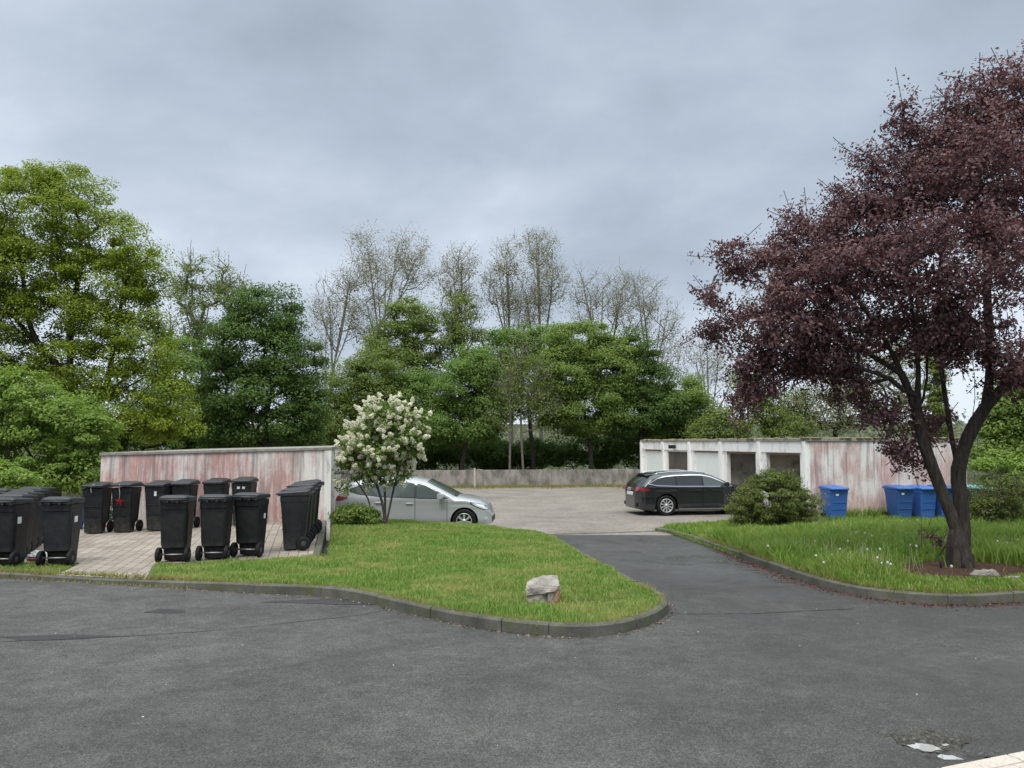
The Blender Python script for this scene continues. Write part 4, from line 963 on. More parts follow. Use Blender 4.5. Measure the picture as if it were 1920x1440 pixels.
class Car:
    def __init__(s, L, W, top, wheels, wr, clear, belt, tumble, ends=(.08, .10)):
        s.L, s.W0, s.wx, s.wr, s.clear, s.belt, s.tum = L, W / 2, wheels, wr, clear, belt, tumble
        tx = np.array([p[0] for p in top]); tz = np.array([p[1] for p in top]); s.gx = np.linspace(-L / 2, L / 2, 900)
        z = np.interp(s.gx, tx, tz); k = 9; ker = np.hanning(2 * k + 1); ker /= ker.sum(); zp = np.pad(z, k, mode='edge'); s.gz = np.convolve(zp, ker, 'valid')
        s.ends = ends
    def ztop(s, x): return np.interp(x, s.gx, s.gz)
    def plan(s, x):
        e = np.abs(x) / (s.L / 2); end = np.where(x > 0, s.ends[1], s.ends[0])
        return s.W0 * (1 - end * e ** 4) * np.maximum(.0, 1 - .48 * np.clip((e - .90) / .10, 0, 1) ** 2.6)
    def zbot(s, x):
        z = s.clear + 0.06 * np.clip((np.abs(x) - s.L * .40) / (s.L * .10), 0, 1)
        for w in s.wx:
            R = s.wr * 1.16; d = R * R - (x - w) ** 2
            z = np.where(d > 0, np.maximum(z, s.wr + np.sqrt(np.maximum(d, 0))), z)
        return z
    def wall(s, x, z):                   # half width before the roof / bonnet rounding
        w = s.plan(x); w = w * (1 - .09 * np.clip((.40 - z) / .25, 0, 1) ** 2) * (1 - .025 * np.clip((s.belt - z) / .3, 0, 1) ** 2 * np.clip(z / .4, 0, 1))
        w = w - .018 * np.exp(-((z - (s.belt - .17)) / .05) ** 2) * np.clip(1 - np.abs(x) / (s.L * .5), 0, 1) ** .3 * .6
        return w - np.clip(z - s.belt, 0, 1) * s.tum * np.clip(w / s.W0, 0, 1)
    def rc(s, x): return np.clip((s.ztop(x) - s.zbot(x)) * .42, .05, .17)
    def hw(s, x, z):
        zt = s.ztop(x); r = s.rc(x); t = np.clip((z - (zt - r)) / r, 0, 1)
        return s.wall(x, z) * (1 - t ** 2.6) ** (1 / 2.6)
    def topz(s, x, y):                   # height of the upper surface at x, y
        zt = s.ztop(x); r = s.rc(x); z = zt
        for _ in range(12):
            w = np.maximum(s.wall(x, z), 1e-3); q = np.clip(np.abs(y) / w, 0, .999); z = zt - r + r * (1 - q ** 2.6) ** (1 / 2.6)
        return z
    def body(s):
        xs = np.unique(np.concatenate([np.linspace(-s.L / 2, s.L / 2, 90), *(w + s.wr * 1.16 * np.cos(np.linspace(0, math.pi, 22)) for w in s.wx), s.L / 2 - np.geomspace(.004, .2, 8), -s.L / 2 + np.geomspace(.004, .2, 8)]))
        rings = []
        for x in xs:
            zb, zt, r = float(s.zbot(x)), float(s.ztop(x)), float(s.rc(x)); zb = min(zb, zt - r - .01); zz = list(np.linspace(zb, zt - r, 16)) + [zt - r + r * math.sin(a) for a in np.linspace(0, math.pi / 2, 12)[1:]]
            half = [(x, float(s.hw(x, z)), z) for z in zz]; half[-1] = (x, 0.0, zt)
            rings.append([(x, -y, z) for x, y, z in half[:-1]] + [half[-1]] + [(x, y, z) for x, y, z in reversed(half[:-1])])
        m = MB(); n = len(rings[0]); vs = [p for r in rings for p in r]
        m.add(vs, [(i * n + j, i * n + j + 1, (i + 1) * n + j + 1, (i + 1) * n + j) for i in range(len(rings) - 1) for j in range(n - 1)], True)
        m.add(rings[0], [tuple(range(n))]); m.add(rings[-1], [tuple(range(n))]); return m
    def side(s, cols, off=.005, rows=6, sides=(-1, 1), nx=24):
        """patch lying on the flank; cols = (x, z low, z high)"""
        X = np.linspace(cols[0][0], cols[-1][0], nx); lo = np.interp(X, [c[0] for c in cols], [c[1] for c in cols]); hi = np.interp(X, [c[0] for c in cols], [c[2] for c in cols]); m = MB()
        for sg in sides:
            vs = []
            for i in range(nx):
                for j in range(rows):
                    z = lo[i] + (hi[i] - lo[i]) * j / (rows - 1); vs.append((X[i], sg * (float(s.hw(X[i], z)) + off), z))
            m.add(vs, [(i * rows + j, (i + 1) * rows + j, (i + 1) * rows + j + 1, i * rows + j + 1) for i in range(nx - 1) for j in range(rows - 1)], True)
        return m
    def top(s, x0, x1, yfun, off=.006, nx=14, ny=17):
        m = MB(); vs = []
        for x in np.linspace(x0, x1, nx):
            ym = yfun(x)
            for y in np.linspace(-ym, ym, ny): vs.append((x, y, float(s.topz(x, y)) + off))
        m.add(vs, [(i * ny + j, (i + 1) * ny + j, (i + 1) * ny + j + 1, i * ny + j + 1) for i in range(nx - 1) for j in range(ny - 1)], True); return m
def add_wheel(root, x, y, r, spokes, sw, covered=False):
    sg = 1 if y > 0 else -1
    M_ = Matrix.Translation((x, y, r)) @ Matrix.Rotation(math.radians(90 if sg > 0 else -90), 4, 'Z')
    m = MB(); m.lathe([(r * .66, -.10), (r * .9, -.105), (r, -.075), (r, .075), (r * .9, .105), (r * .68, .10), (r * .66, .06)], 36, M_); wh = m.build("wheel", MAT['rubber'], root)
    m = MB(); m.lathe([(r * .10, .0), (r * .66, .0), (r * .66, -.03), (r * .10, -.03)], 32, M_)
    b = m.build("rim_well", MAT['under'] if not covered else MAT['trim'], wh)
    m = MB()
    for k in range(spokes):
        R = M_ @ Matrix.Rotation(2 * math.pi * k / spokes, 4, 'X')
        vs = [R @ Vector(p) for p in ((.088, -sw * .75, r * .12), (.088, sw * .75, r * .12), (.098, sw, r * .62), (.098, -sw, r * .62), (.06, -sw * .75, r * .12), (.06, sw * .75, r * .12), (.06, sw, r * .62), (.06, -sw, r * .62))]
        m.add(vs, [(0, 1, 2, 3), (4, 7, 6, 5), (0, 3, 7, 4), (1, 5, 6, 2)])
    m.lathe([(r * .03, .096), (r * .17, .094), (r * .19, .06)], 20, M_); m.lathe([(r * .60, .06), (r * .605, .102), (r * .67, .104), (r * .672, .07)], 32, M_, True, False)
    m.build("rim", MAT['alloy'], wh)
def finish_car(c, root, paint, glass):
    b = c.body().build("body", paint, root, fix=True)
    m = MB()
    m.box(-c.L * .46, c.L * .44, -c.W0 * .74, c.W0 * .74, c.clear + .02, c.belt - .22)
    for w in c.wx: m.box(w - c.wr * 1.14, w + c.wr * 1.14, -c.W0 * .72, c.W0 * .72, c.clear + .1, c.wr * 2.1)
    m.build("underbody", MAT['under'], root); return b
def handle(c, root, x, z, mat):
    for sg in (-1, 1):
        y = sg * (float(c.hw(x, z)) + .018); m = MB(); m.box(x - .095, x + .095, y - .014, y + .014, z - .014, z + .014); m.build("door_handle", mat, root, .006)
def mirror(c, root, x, z, mat, s=1.0):
    for sg in (-1, 1):
        y0 = float(c.hw(x, z)); m = MB()
        R = [[(x + dx * s - .03 * k, sg * (y0 + .03 + yy), z + dz * s) for dx, dz in ((.05, -.06), (.07, 0), (.05, .065), (-.02, .08), (-.075, .07), (-.085, 0), (-.075, -.055), (-.02, -.07))] for k, yy in ((0, .02), (.3, .10), (1, .20))]
        m.loft(R, True, True, True); m.box(x - .03, x + .02, min(sg * (y0 - .03), sg * (y0 + .06)), max(sg * (y0 - .03), sg * (y0 + .06)), z - .065, z - .03); mr = m.build("mirror", mat, root, .008)
        m = MB(); y1 = sg * (y0 + .14); m.box(x - .094, x - .088, y1 - .07, y1 + .06, z - .045, z + .06); m.build("mirror_glass", MAT['glass_dark'], mr)
def seams(c, root, lines, w=.006):
    m = MB()
    for x0, z0, x1, z1 in lines:
        n = 12
        for sg in (-1, 1):
            vs = []
            for k in range(n):
                t = k / (n - 1); x = x0 + (x1 - x0) * t; z = z0 + (z1 - z0) * t; dx, dz = (w, 0) if abs(z1 - z0) > abs(x1 - x0) else (0, w)
                vs += [(x - dx, sg * (float(c.hw(x - dx, z - dz)) + .0025), z - dz), (x + dx, sg * (float(c.hw(x + dx, z + dz)) + .0025), z + dz)]
            m.add(vs, [(2 * k, 2 * k + 1, 2 * k + 3, 2 * k + 2) for k in range(n - 1)])
    m.build("door_seam", MAT['under'], root)

# --- silver hatchback
hx, hy = at_depth(780, 980, 21.75)[0], 21.75
hb = empty("silver_hatchback", (hx, hy, float(lot_z(hx, hy))), math.radians(-3.5), "silver five-door hatchback parked behind the white flowering lilac, nose to the right", "car")
c = Car(4.36, 1.82, [(-2.18, .55), (-2.16, .80), (-2.10, .98), (-1.93, 1.17), (-1.72, 1.36), (-1.55, 1.425), (-1.1, 1.465), (-.45, 1.485), (.05, 1.47), (.40, 1.40), (.80, 1.20), (1.18, 1.005), (1.28, .975), (1.6, .925), (1.85, .86), (2.02, .765), (2.11, .65), (2.16, .54), (2.18, .48)], (-1.315, 1.46), .318, .17, .93, .34, (.10, .16))
finish_car(c, hb, MAT['silver'], None)
zt = lambda x, d: float(c.ztop(x)) - d
win = [(-1.62, 1.10, 1.13), (-1.42, 1.03, 1.235), (-1.0, .985, 1.30), (-.72, .965, 1.315)]
for sg_ in (-1, 1): c.side(win, .005, 6, sides=(sg_,)).build("rear_quarter_window", MAT['glass_clear'], hb)
for sg_ in (-1, 1): c.side([(-.66, .965, 1.32), (-.2, .95, 1.335), (.10, .94, 1.325)], .005, sides=(sg_,)).build("side_window", MAT['glass_clear'], hb)
for sg_ in (-1, 1): c.side([(.17, .94, 1.32), (.38, .935, 1.265), (.70, .93, 1.11), (1.02, .93, .945)], .005, sides=(sg_,)).build("side_window", MAT['glass_clear'], hb)
for sg_ in (-1, 1): c.side([(-1.68, 1.09, 1.14), (-1.42, 1.01, 1.255), (-.7, .945, 1.34), (.15, .92, 1.345), (.40, .915, 1.28), (.72, .91, 1.12), (1.10, .915, .925)], .0025, 6, sides=(sg_,)).build("window_frame", MAT['trim'], hb)
c.top(.42, 1.16, lambda x: .60 + .10 * (x - .42)).build("windscreen", MAT['glass_clear'], hb)
c.top(1.16, 1.25, lambda x: .66, .004, 4).build("wiper_cowl", MAT['trim'], hb)
c.top(-2.06, -1.74, lambda x: .56 + .06 * (-x - 1.74)).build("rear_window", MAT['glass_dark'], hb)
for sg_ in (-1, 1): c.side([(-2.125, .84, .90), (-2.0, .83, .985), (-1.86, .86, .975), (-1.72, .915, .955)], .008, 6, sides=(sg_,)).build("tail_light", MAT['redlight'], hb)
for sg_ in (-1, 1): c.side([(1.62, .765, .825), (1.80, .68, .80), (1.97, .615, .745), (2.09, .60, .675)], .003, 5, sides=(sg_,)).build("headlight_frame", MAT['trim'], hb)
for sg_ in (-1, 1): c.side([(1.66, .775, .805), (1.80, .70, .785), (1.97, .64, .725), (2.07, .62, .655)], .006, 5, sides=(sg_,)).build("headlight", MAT['headlight'], hb)
for sg_ in (-1, 1): c.side([(1.98, .36, .42), (2.03, .34, .45), (2.09, .36, .42)], .006, 4, nx=8, sides=(sg_,)).build("fog_light", MAT['headlight'], hb)
m = MB(); m.box(2.165, 2.186, -.42, .42, .27, .42); m.build("grille", MAT['trim'], hb, .006)
for sg_ in (-1, 1): c.side([(-2.12, .25, .52), (-1.9, .25, .42), (-1.78, .25, .30)], .004, 4, nx=8, sides=(sg_,)).build("bumper_trim", MAT['trim'], hb)
seams(c, hb, [(.135, .25, .135, .93), (-.69, .42, -.69, .95), (1.0, .30, 1.0, .88), (.135, .25, 1.0, .25), (-.69, .25, .135, .25)])
handle(c, hb, -.02, .78, MAT['silver']); handle(c, hb, -.86, .80, MAT['silver']); mirror(c, hb, .87, .985, MAT['silver'])
for sg_ in (-1, 1): c.side([(-.98, .20, .245), (.98, .20, .245)], .01, 3, sides=(sg_,)).build("sill_strip", MAT['alloy'], hb)
m = MB(); m.loft([[(-1.70, y, 1.405), (-1.64, y, 1.435), (-1.86, y * .97, 1.395), (-1.88, y * .97, 1.38)] for y in (-.54, -.2, .2, .54)], True, True); m.build("roof_spoiler", MAT['silver'], hb, .006)
for x in c.wx:
    for sg in (-1, 1): add_wheel(hb, x, sg * (c.W0 - .125), c.wr, 7, .032, True)
m = MB(); m.box(-2.196, -2.176, -.26, .26, .60, .71); m.build("number_plate", MAT['plate'], hb)

# --- black estate car
ex, ey = at_depth(1304, 960, 26.9)[0], 26.9
es = empty("black_estate_car", (ex, ey, float(lot_z(ex, ey))), math.radians(11), "black estate car with chrome window trim standing before the open garage, rear to the viewer", "car")
c = Car(4.75, 1.88, [(-2.375, .60), (-2.36, .86), (-2.28, 1.00), (-2.10, 1.17), (-1.90, 1.345), (-1.66, 1.405), (-1.1, 1.45), (-.5, 1.465), (-.05, 1.44), (.32, 1.35), (.70, 1.185), (1.03, 1.045), (1.13, 1.01), (1.7, .945), (2.1, .86), (2.30, .74), (2.365, .58), (2.375, .50)], (-1.42, 1.42), .340, .17, .96, .36, (.07, .10))
finish_car(c, es, MAT['black_paint'], None)
def both(cols, off, rows, name, mat, **k):
    for sg_ in (-1, 1): c.side(cols, off, rows, sides=(sg_,), **k).build(name, mat, es)
both([(-1.98, 1.05, 1.07), (-1.74, 1.01, 1.20), (-1.48, 1.0, 1.27), (-1.10, .995, 1.305)], .006, 6, "rear_quarter_window", MAT['glass_dark'])
both([(-1.03, .995, 1.31), (-.6, .99, 1.325), (-.17, .985, 1.315)], .006, 6, "side_window", MAT['glass_dark'])
both([(-.10, .985, 1.31), (.18, .98, 1.25), (.54, .975, 1.10), (.84, .975, .995)], .006, 6, "side_window", MAT['glass_clear'])
both([(-2.04, 1.045, 1.075), (-1.74, .99, 1.225), (-1.1, .97, 1.33), (-.10, .96, 1.34), (.20, .955, 1.275), (.58, .95, 1.115), (.92, .955, .98)], .003, 6, "window_frame", MAT['trim'])
both([(x, z - .011, z + .013) for x, z in [(-2.04, 1.06), (-1.9, 1.13), (-1.74, 1.218), (-1.48, 1.29), (-1.1, 1.325), (-.5, 1.342), (-.10, 1.335), (.20, 1.272), (.58, 1.113), (.92, .975)]], .009, 3, "window_trim", MAT['chrome'], nx=40)
both([(x, z - .011, z + .011) for x, z in [(-2.04, 1.06), (-1.74, 1.0), (-1.1, .978), (-.10, .968), (.56, .96), (.92, .963)]], .009, 3, "window_trim", MAT['chrome'], nx=40)
c.top(.34, 1.01, lambda x: .62 + .08 * (x - .34)).build("windscreen", MAT['glass_clear'], es)
c.top(-2.25, -1.94, lambda x: .60 + .08 * (-x - 1.94)).build("rear_window", MAT['glass_dark'], es)
for sg in (-1, 1):
    pts = [(x, sg * .60, float(c.topz(x, .60)) + z) for x, z in ((-1.75, .0), (-1.62, .035), (-1.1, .04), (-.4, .04), (.0, .03), (.10, .0))]
    m = MB(); m.tube(pts, .014, 8); m.build("roof_rail", MAT['chrome'], es)
m = MB(); m.loft([[(-1.80, y, float(c.topz(-1.80, y)) + .004), (-1.76, y, float(c.topz(-1.76, y)) + .016), (-2.0, y * .96, float(c.topz(-1.86, y)) + .012), (-2.01, y * .96, float(c.topz(-1.86, y)) - .012)] for y in (-.60, -.4, -.2, 0, .2, .4, .60)], True, True); m.build("roof_spoiler", MAT['black_paint'], es, .004)
both([(-2.34, .82, .925), (-2.20, .82, .925), (-2.06, .84, .91), (-1.98, .865, .89)], .008, 5, "tail_light", MAT['redlight'])
for sg in (-1, 1):
    m = MB(); y0, y1 = sg * .44, sg * .78; m.box(-2.386, -2.33, min(y0, y1), max(y0, y1), .82, .86); m.build("tail_light", MAT['redlight'], es, .01)
m = MB(); m.box(-2.395, -2.36, -.26, .26, .665, .775); m.build("number_plate", MAT['plate'], es, .004)
m = MB()
for k in range(4):
    yk = -.105 + .07 * k; ring = [(-2.396, yk + .045 * math.cos(a), .865 + .045 * math.sin(a)) for a in np.linspace(0, 2 * math.pi, 19)]; m.tube(ring, .007, 6)
m.build("emblem", MAT['chrome'], es)
m = MB(); m.box(-2.374, -2.34, -.62, .62, .30, .42); m.build("rear_diffuser", MAT['trim'], es, .01)
both([(1.80, .70, .80), (1.98, .68, .79), (2.17, .66, .74), (2.27, .66, .70)], .006, 5, "headlight", MAT['headlight'])
m = MB(); m.box(2.355, 2.383, -.45, .45, .34, .66); m.build("grille", MAT['trim'], es, .008)
seams(c, es, [(-.135, .28, -.135, .97), (-1.06, .48, -1.06, .98), (.90, .32, .90, .93), (-.135, .28, .90, .28), (-.85, .28, -.135, .28), (-2.28, .60, -1.85, .60)])
handle(c, es, -.32, .84, MAT['black_paint']); handle(c, es, -1.20, .86, MAT['black_paint']); mirror(c, es, .68, 1.03, MAT['black_paint'], 1.05)
both([(-1.0, .205, .235), (1.0, .205, .235)], .012, 3, "sill_strip", MAT['alloy'])
for x in c.wx:
    for sg in (-1, 1): add_wheel(es, x, sg * (c.W0 - .13), c.wr, 10, .020)
# ------------------------------------------------------------------ trees and shrubs
class Skel:
    def __init__(s): s.p = []; s.par = []
    def stem(s, pts, start=None, step=.35):
        L = smooth_line([np.asarray(p, float) for p in pts], step) if len(pts) > 2 else np.array([np.asarray(pts[0], float) + (np.asarray(pts[-1], float) - np.asarray(pts[0], float)) * t for t in np.linspace(0, 1, max(2, int(np.linalg.norm(np.asarray(pts[-1], float) - np.asarray(pts[0], float)) / step)))])
        if start is None and s.p:
            d = np.linalg.norm(np.array(s.p) - L[0], axis=1); start = int(np.argmin(d)); L = L[1:]
        for q in L:
            s.p.append(np.array(q)); s.par.append(-1 if start is None else start); start = len(s.p) - 1
        return start
    def grow(s, C, rs, seg=.5, bend=.3, wig=.06, rise=.25):
        nodes0 = np.array(s.p); dist = np.array([np.min(np.linalg.norm(nodes0 - c, axis=1)) for c in C]); P = list(s.p); tips = [0] * len(C)
        arr = np.zeros((len(P) + len(C) * 14, 3)); arr[:len(P)] = P; n = len(P); dep = np.zeros(len(arr))
        for i in range(n): dep[i] = 0 if s.par[i] < 0 else dep[s.par[i]] + np.linalg.norm(arr[i] - arr[s.par[i]])
        for ci in np.argsort(dist):
            c = C[ci]; v = c - arr[:n]; d = np.linalg.norm(v, axis=1) + 1e-6
            cost = d + .9 * np.maximum(0, rise * d - v[:, 2]) + .16 * dep[:n]; j = int(np.argmin(cost)); k = int(np.clip(d[j] / seg, 1, 12))
            a = arr[j]; pj = s.par[j]; dr = (a - arr[pj]) / (np.linalg.norm(a - arr[pj]) + 1e-6) if pj >= 0 else np.array((0, 0, 1.)); b = a + (dr * .6 + np.array((0, 0, .4))) * d[j] * bend; prev = j
            for q in range(1, k + 1):
                t = q / k; p = a * (1 - t) ** 2 + 2 * b * t * (1 - t) + c * t * t
                if q < k: p = p + rs.normal(0, wig, 3) * min(1, d[j])
                arr[n] = p; s.par.append(prev); dep[n] = dep[prev] + np.linalg.norm(p - arr[prev]); prev = n; n += 1
            tips[ci] = prev
        s.p = list(arr[:n]); return tips
    def twig(s, a, q): s.p.append(np.array(q)); s.par.append(a); return len(s.p) - 1
    def mesh(s, name, r0, tip, sides=6, expo=.46, rmin=0.0):
        P = np.array(s.p); par = np.array(s.par); n = len(P); acc = np.zeros(n); ch = np.zeros(n, int)
        for i in range(n):
            if par[i] >= 0: ch[par[i]] += 1
        acc[ch == 0] = 1
        for i in range(n - 1, -1, -1):
            if par[i] >= 0: acc[par[i]] += acc[i]
        root = acc[par < 0].max(); R = np.maximum(tip, r0 * (acc / root) ** expo)
        e = np.where(par >= 0)[0]; A = P[par[e]]; B = P[e]; D = B - A; ln = np.linalg.norm(D, axis=1); e = e[ln > 1e-5]; A = P[par[e]]; B = P[e]; D = B - A; D /= np.linalg.norm(D, axis=1)[:, None]
        # shared ring per node: frame from its own incoming direction
        T = np.zeros((n, 3)); T[e] = D
        for i in np.where(par < 0)[0]: T[i] = (0, 0, 1)
        ref = np.where(np.abs(T[:, 2:3]) < .9, np.array([[0, 0, 1.]]), np.array([[1., 0, 0]])); U = np.cross(T, ref); U /= np.linalg.norm(U, axis=1)[:, None] + 1e-9; W = np.cross(T, U)
        an = np.arange(sides) * 2 * math.pi / sides; ca, sa = np.cos(an), np.sin(an)
        def ring(c, u, w, r): return c[:, None, :] + (u[:, None, :] * ca[None, :, None] + w[:, None, :] * sa[None, :, None]) * r[:, None, None]
        Rb = np.minimum(R[par[e]], R[e] * 1.35)
        V = np.concatenate([ring(A, U[e], W[e], Rb), ring(B + D * (R[e] * .3)[:, None], U[e], W[e], R[e])], 1).reshape(-1, 3)
        k = np.arange(len(e))[:, None] * 2 * sides; j = np.arange(sides)[None, :]; j2 = (j + 1) % sides
        F_ = np.stack([k + j, k + j2, k + sides + j2, k + sides + j], 2).reshape(-1, 4)
        return fast_mesh(name, V, F_, True)
def leaf_mesh(name, P, Nn, size, rs, aspect=.62, fold=.18, droop=.0):
    n = len(P); Nn = Nn / (np.linalg.norm(Nn, axis=1)[:, None] + 1e-9); q = rs.normal(0, 1, (n, 3)); q[:, 2] -= droop; a = np.cross(Nn, np.cross(q, Nn)); a /= np.linalg.norm(a, axis=1)[:, None] + 1e-9; b = np.cross(Nn, a)
    s = size * rs.uniform(.6, 1.35, n)[:, None]
    V = np.stack([P - a * s * .5, P + b * s * aspect * .5 + Nn * s * fold, P + a * s * .5, P - b * s * aspect * .5 + Nn * s * fold], 1).reshape(-1, 3); k = np.arange(n) * 4
    # two triangles along the midrib
    return fast_mesh(name, V, np.concatenate([np.stack([k, k + 1, k + 2], 1), np.stack([k, k + 2, k + 3], 1)]))
def lobe3(px, py, rx, ry, d, rd=None):
    c = at_depth(px, py, d); k = d / F; return (c, np.array((rx * k, (rd if rd else min(rx, ry * 1.3)) * k, ry * k)))
def sample_clumps(lobes, n, rs, shell=.5):
    w = np.array([np.prod(l[1]) ** (2 / 3) for l in lobes]); w /= w.sum(); C = []; O = []
    for i in rs.choice(len(lobes), n * 2, p=w):
        c, r = lobes[i]; v = rs.normal(0, 1, 3); v /= np.linalg.norm(v); t = rs.uniform(shell ** 3, 1) ** (1 / 3); p = c + v * r * t
        deep = any(np.sum(((p - l[0]) / l[1]) ** 2) < .30 for j, l in enumerate(lobes) if j != i)
        if deep and rs.uniform() < .75: continue
        C.append(p); O.append(v)
        if len(C) >= n: break
    return np.array(C), np.array(O)
TREES = []
def tree(name, label, cat, d, base, lobes, leafmat, bark, clumps=120, per=120, leaf=.14, crad=.55, r0=.16, tip=.008, stems=None, group=None, seed=1, shell=.45, seg=.5, twigs=0, gap=0.0, flat_=.5, aspect=.62, bend=.3, wig=.06, basez=None, sides=6, min_z=None, up=.6, droop=0.0, rise=.25, spray=1.0, expo=.46, parts=("trunk", "crown")):
    rs = np.random.RandomState(seed)
    if isinstance(base, (int, float)):
        bx = at_depth(base, 830, d)[0]; B_ = np.array((bx, d, float(terrain_z(bx, d)) - .1 if basez is None else basez))
    else: B_ = np.array(base, float)
    L = [lobe3(*l[:4], l[4] if len(l) > 4 else d) for l in lobes]
    C, O = sample_clumps(L, clumps, rs, shell)
    if min_z is not None:
        k = C[:, 2] > min_z; C, O = C[k], O[k]
    cen = np.mean([l[0] for l in L], 0); sk = Skel()
    if stems is None:
        h = cen - B_; mid = B_ + np.array((h[0] * .25, h[1] * .25, h[2] * .45)); sk.stem([B_, B_ + (mid - B_) * .5 + rs.normal(0, .05, 3) * (1, 1, 0), mid, cen * .55 + mid * .45 + rs.normal(0, .15, 3)])
    else:
        for i, s_ in enumerate(stems): sk.stem(s_, None)
    tips = sk.grow(C, rs, seg, bend, wig, rise)
    order = np.argsort([np.min(np.linalg.norm(np.array(sk.p[:1]) - c, axis=1)) for c in C])
    LP, LN, tw = [], [], []
    for ci, (c, o) in enumerate(zip(C, O)):
        if rs.uniform() < gap: continue
        n = max(3, int(per * rs.uniform(.6, 1.4))); cr = crad * rs.uniform(.5, 1.45)
        v = rs.normal(0, 1, (n, 3)); v /= np.linalg.norm(v, axis=1)[:, None]; v *= (rs.uniform(.08, 1, n) ** (1 / 2.2))[:, None]; v[:, 2] *= flat_
        if spray != 1:
            ax = o * .8 + rs.normal(0, .5, 3); ax /= np.linalg.norm(ax); al = (v @ ax)[:, None]; v = (v - ax * al) * (1 / spray ** .6) + ax * al * spray; tw.append((tips[ci], ax * cr * spray))
        LP.append(c + v * cr); LN.append(v * .7 + o * .35 + np.array((0, 0, up)) + rs.normal(0, .45, (n, 3)))
    LP = np.concatenate(LP); LN = np.concatenate(LN)
    for t, vv in tw:
        a = sk.p[t]; m1 = sk.twig(t, a + vv * .45); sk.twig(m1, a + vv * .9); sk.twig(t, a - vv * .8)
    if twigs:
        base_n = len(sk.p); pc = np.array(sk.p)
        for t in tips:
            for _ in range(twigs):
                v = rs.normal(0, 1, 3); v[2] = abs(v[2]) * .8 + .15; v /= np.linalg.norm(v); l = crad * rs.uniform(.6, 1.25); a = sk.p[t]; m1 = sk.twig(t, a + v * l * .5 + rs.normal(0, .05, 3)); sk.twig(m1, a + v * l + rs.normal(0, .08, 3) + np.array((0, 0, .06)))
    root = empty(name, tuple(B_), 0, label, cat, group)
    t_ = link(parts[0], sk.mesh("trunk", r0, tip, sides, expo), root, bark); t_.location = tuple(-B_)
    c_ = link(parts[1], leaf_mesh("crown", LP, LN, leaf, rs, aspect, droop=droop), root, leafmat); c_.location = tuple(-B_)
    TREES.append((name, len(LP))); return root, C, O, rs
Lf = MAT
Lf['maple_y'] = mat_leaf("yellow_green_maple_leaves", [(0.128, 0.194, 0.022), (0.196, 0.278, 0.029), (0.256, 0.340, 0.038), (0.314, 0.385, 0.053)], (.30, .36, .03), .44)
Lf['maple_b'] = mat_leaf("bright_green_leaves", [(0.137, 0.220, 0.041), (0.209, 0.316, 0.062), (0.280, 0.386, 0.086)], (.24, .38, .04), .44)
Lf['dark'] = mat_leaf("dark_green_leaves", [(0.070, 0.131, 0.031), (0.104, 0.179, 0.041), (0.148, 0.237, 0.059)], (.08, .14, .02), .40, .55, .22)
Lf['mid'] = mat_leaf("mid_green_leaves", [(0.113, 0.204, 0.045), (0.171, 0.280, 0.065), (0.243, 0.349, 0.088)], (.16, .26, .03), .42, .55, .25)
Lf['fresh'] = mat_leaf("fresh_green_leaves", [(0.129, 0.200, 0.047), (0.192, 0.277, 0.064), (0.270, 0.345, 0.085)], (.18, .30, .03), .42, .55, .25)
Lf['olive'] = mat_leaf("olive_green_leaves", [(0.135, 0.205, 0.049), (0.193, 0.270, 0.061), (0.247, 0.321, 0.083)], (.22, .24, .05), .42)
Lf['bud'] = mat_leaf("brownish_young_leaves", [(0.207, 0.214, 0.112), (0.270, 0.273, 0.139), (0.342, 0.341, 0.186)], (.3, .27, .14), .42)
Lf['palebud'] = mat_leaf("pale_olive_leaves", [(0.190, 0.216, 0.100), (0.253, 0.274, 0.132), (0.316, 0.338, 0.185)], (.35, .32, .16), .42)
Lf['plum'] = mat_leaf("purple_plum_leaves", [(0.077, 0.053, 0.063), (0.135, 0.074, 0.088), (0.214, 0.117, 0.116), (0.335, 0.206, 0.184)], (.20, .06, .055), .36, .5, .25, .45)
Lf['bush'] = mat_leaf("fine_bush_leaves", [(.085, .145, .030), (.125, .205, .040), (.165, .235, .050), (.215, .245, .070), (.26, .21, .09)], (.22, .28, .04), .42)
Lf['flower'] = mat_leaf("white_lilac_flowers", [(0.782, 0.761, 0.573), (0.900, 0.876, 0.696), (0.900, 0.900, 0.788)], (.85, .85, .75), .4, .6, .2)
Lf['lilac'] = mat_leaf("lilac_leaves", [(0.088, 0.153, 0.029), (0.128, 0.212, 0.036), (0.184, 0.255, 0.055)], (.14, .2, .04), .3)
Lf['bark'] = mat_bark("grey_brown_bark", (.055, .045, .036), (.14, .12, .10)); Lf['bark_dark'] = mat_bark("dark_bark", (.022, .018, .016), (.095, .080, .070)); Lf['bark_grey'] = mat_bark('grey_twig_bark', (.15, .135, .115), (.31, .285, .25)); Lf['bark_pale'] = mat_bark("pale_bark", (.12, .105, .085), (.26, .235, .20))

GB = "trees behind the low wall"
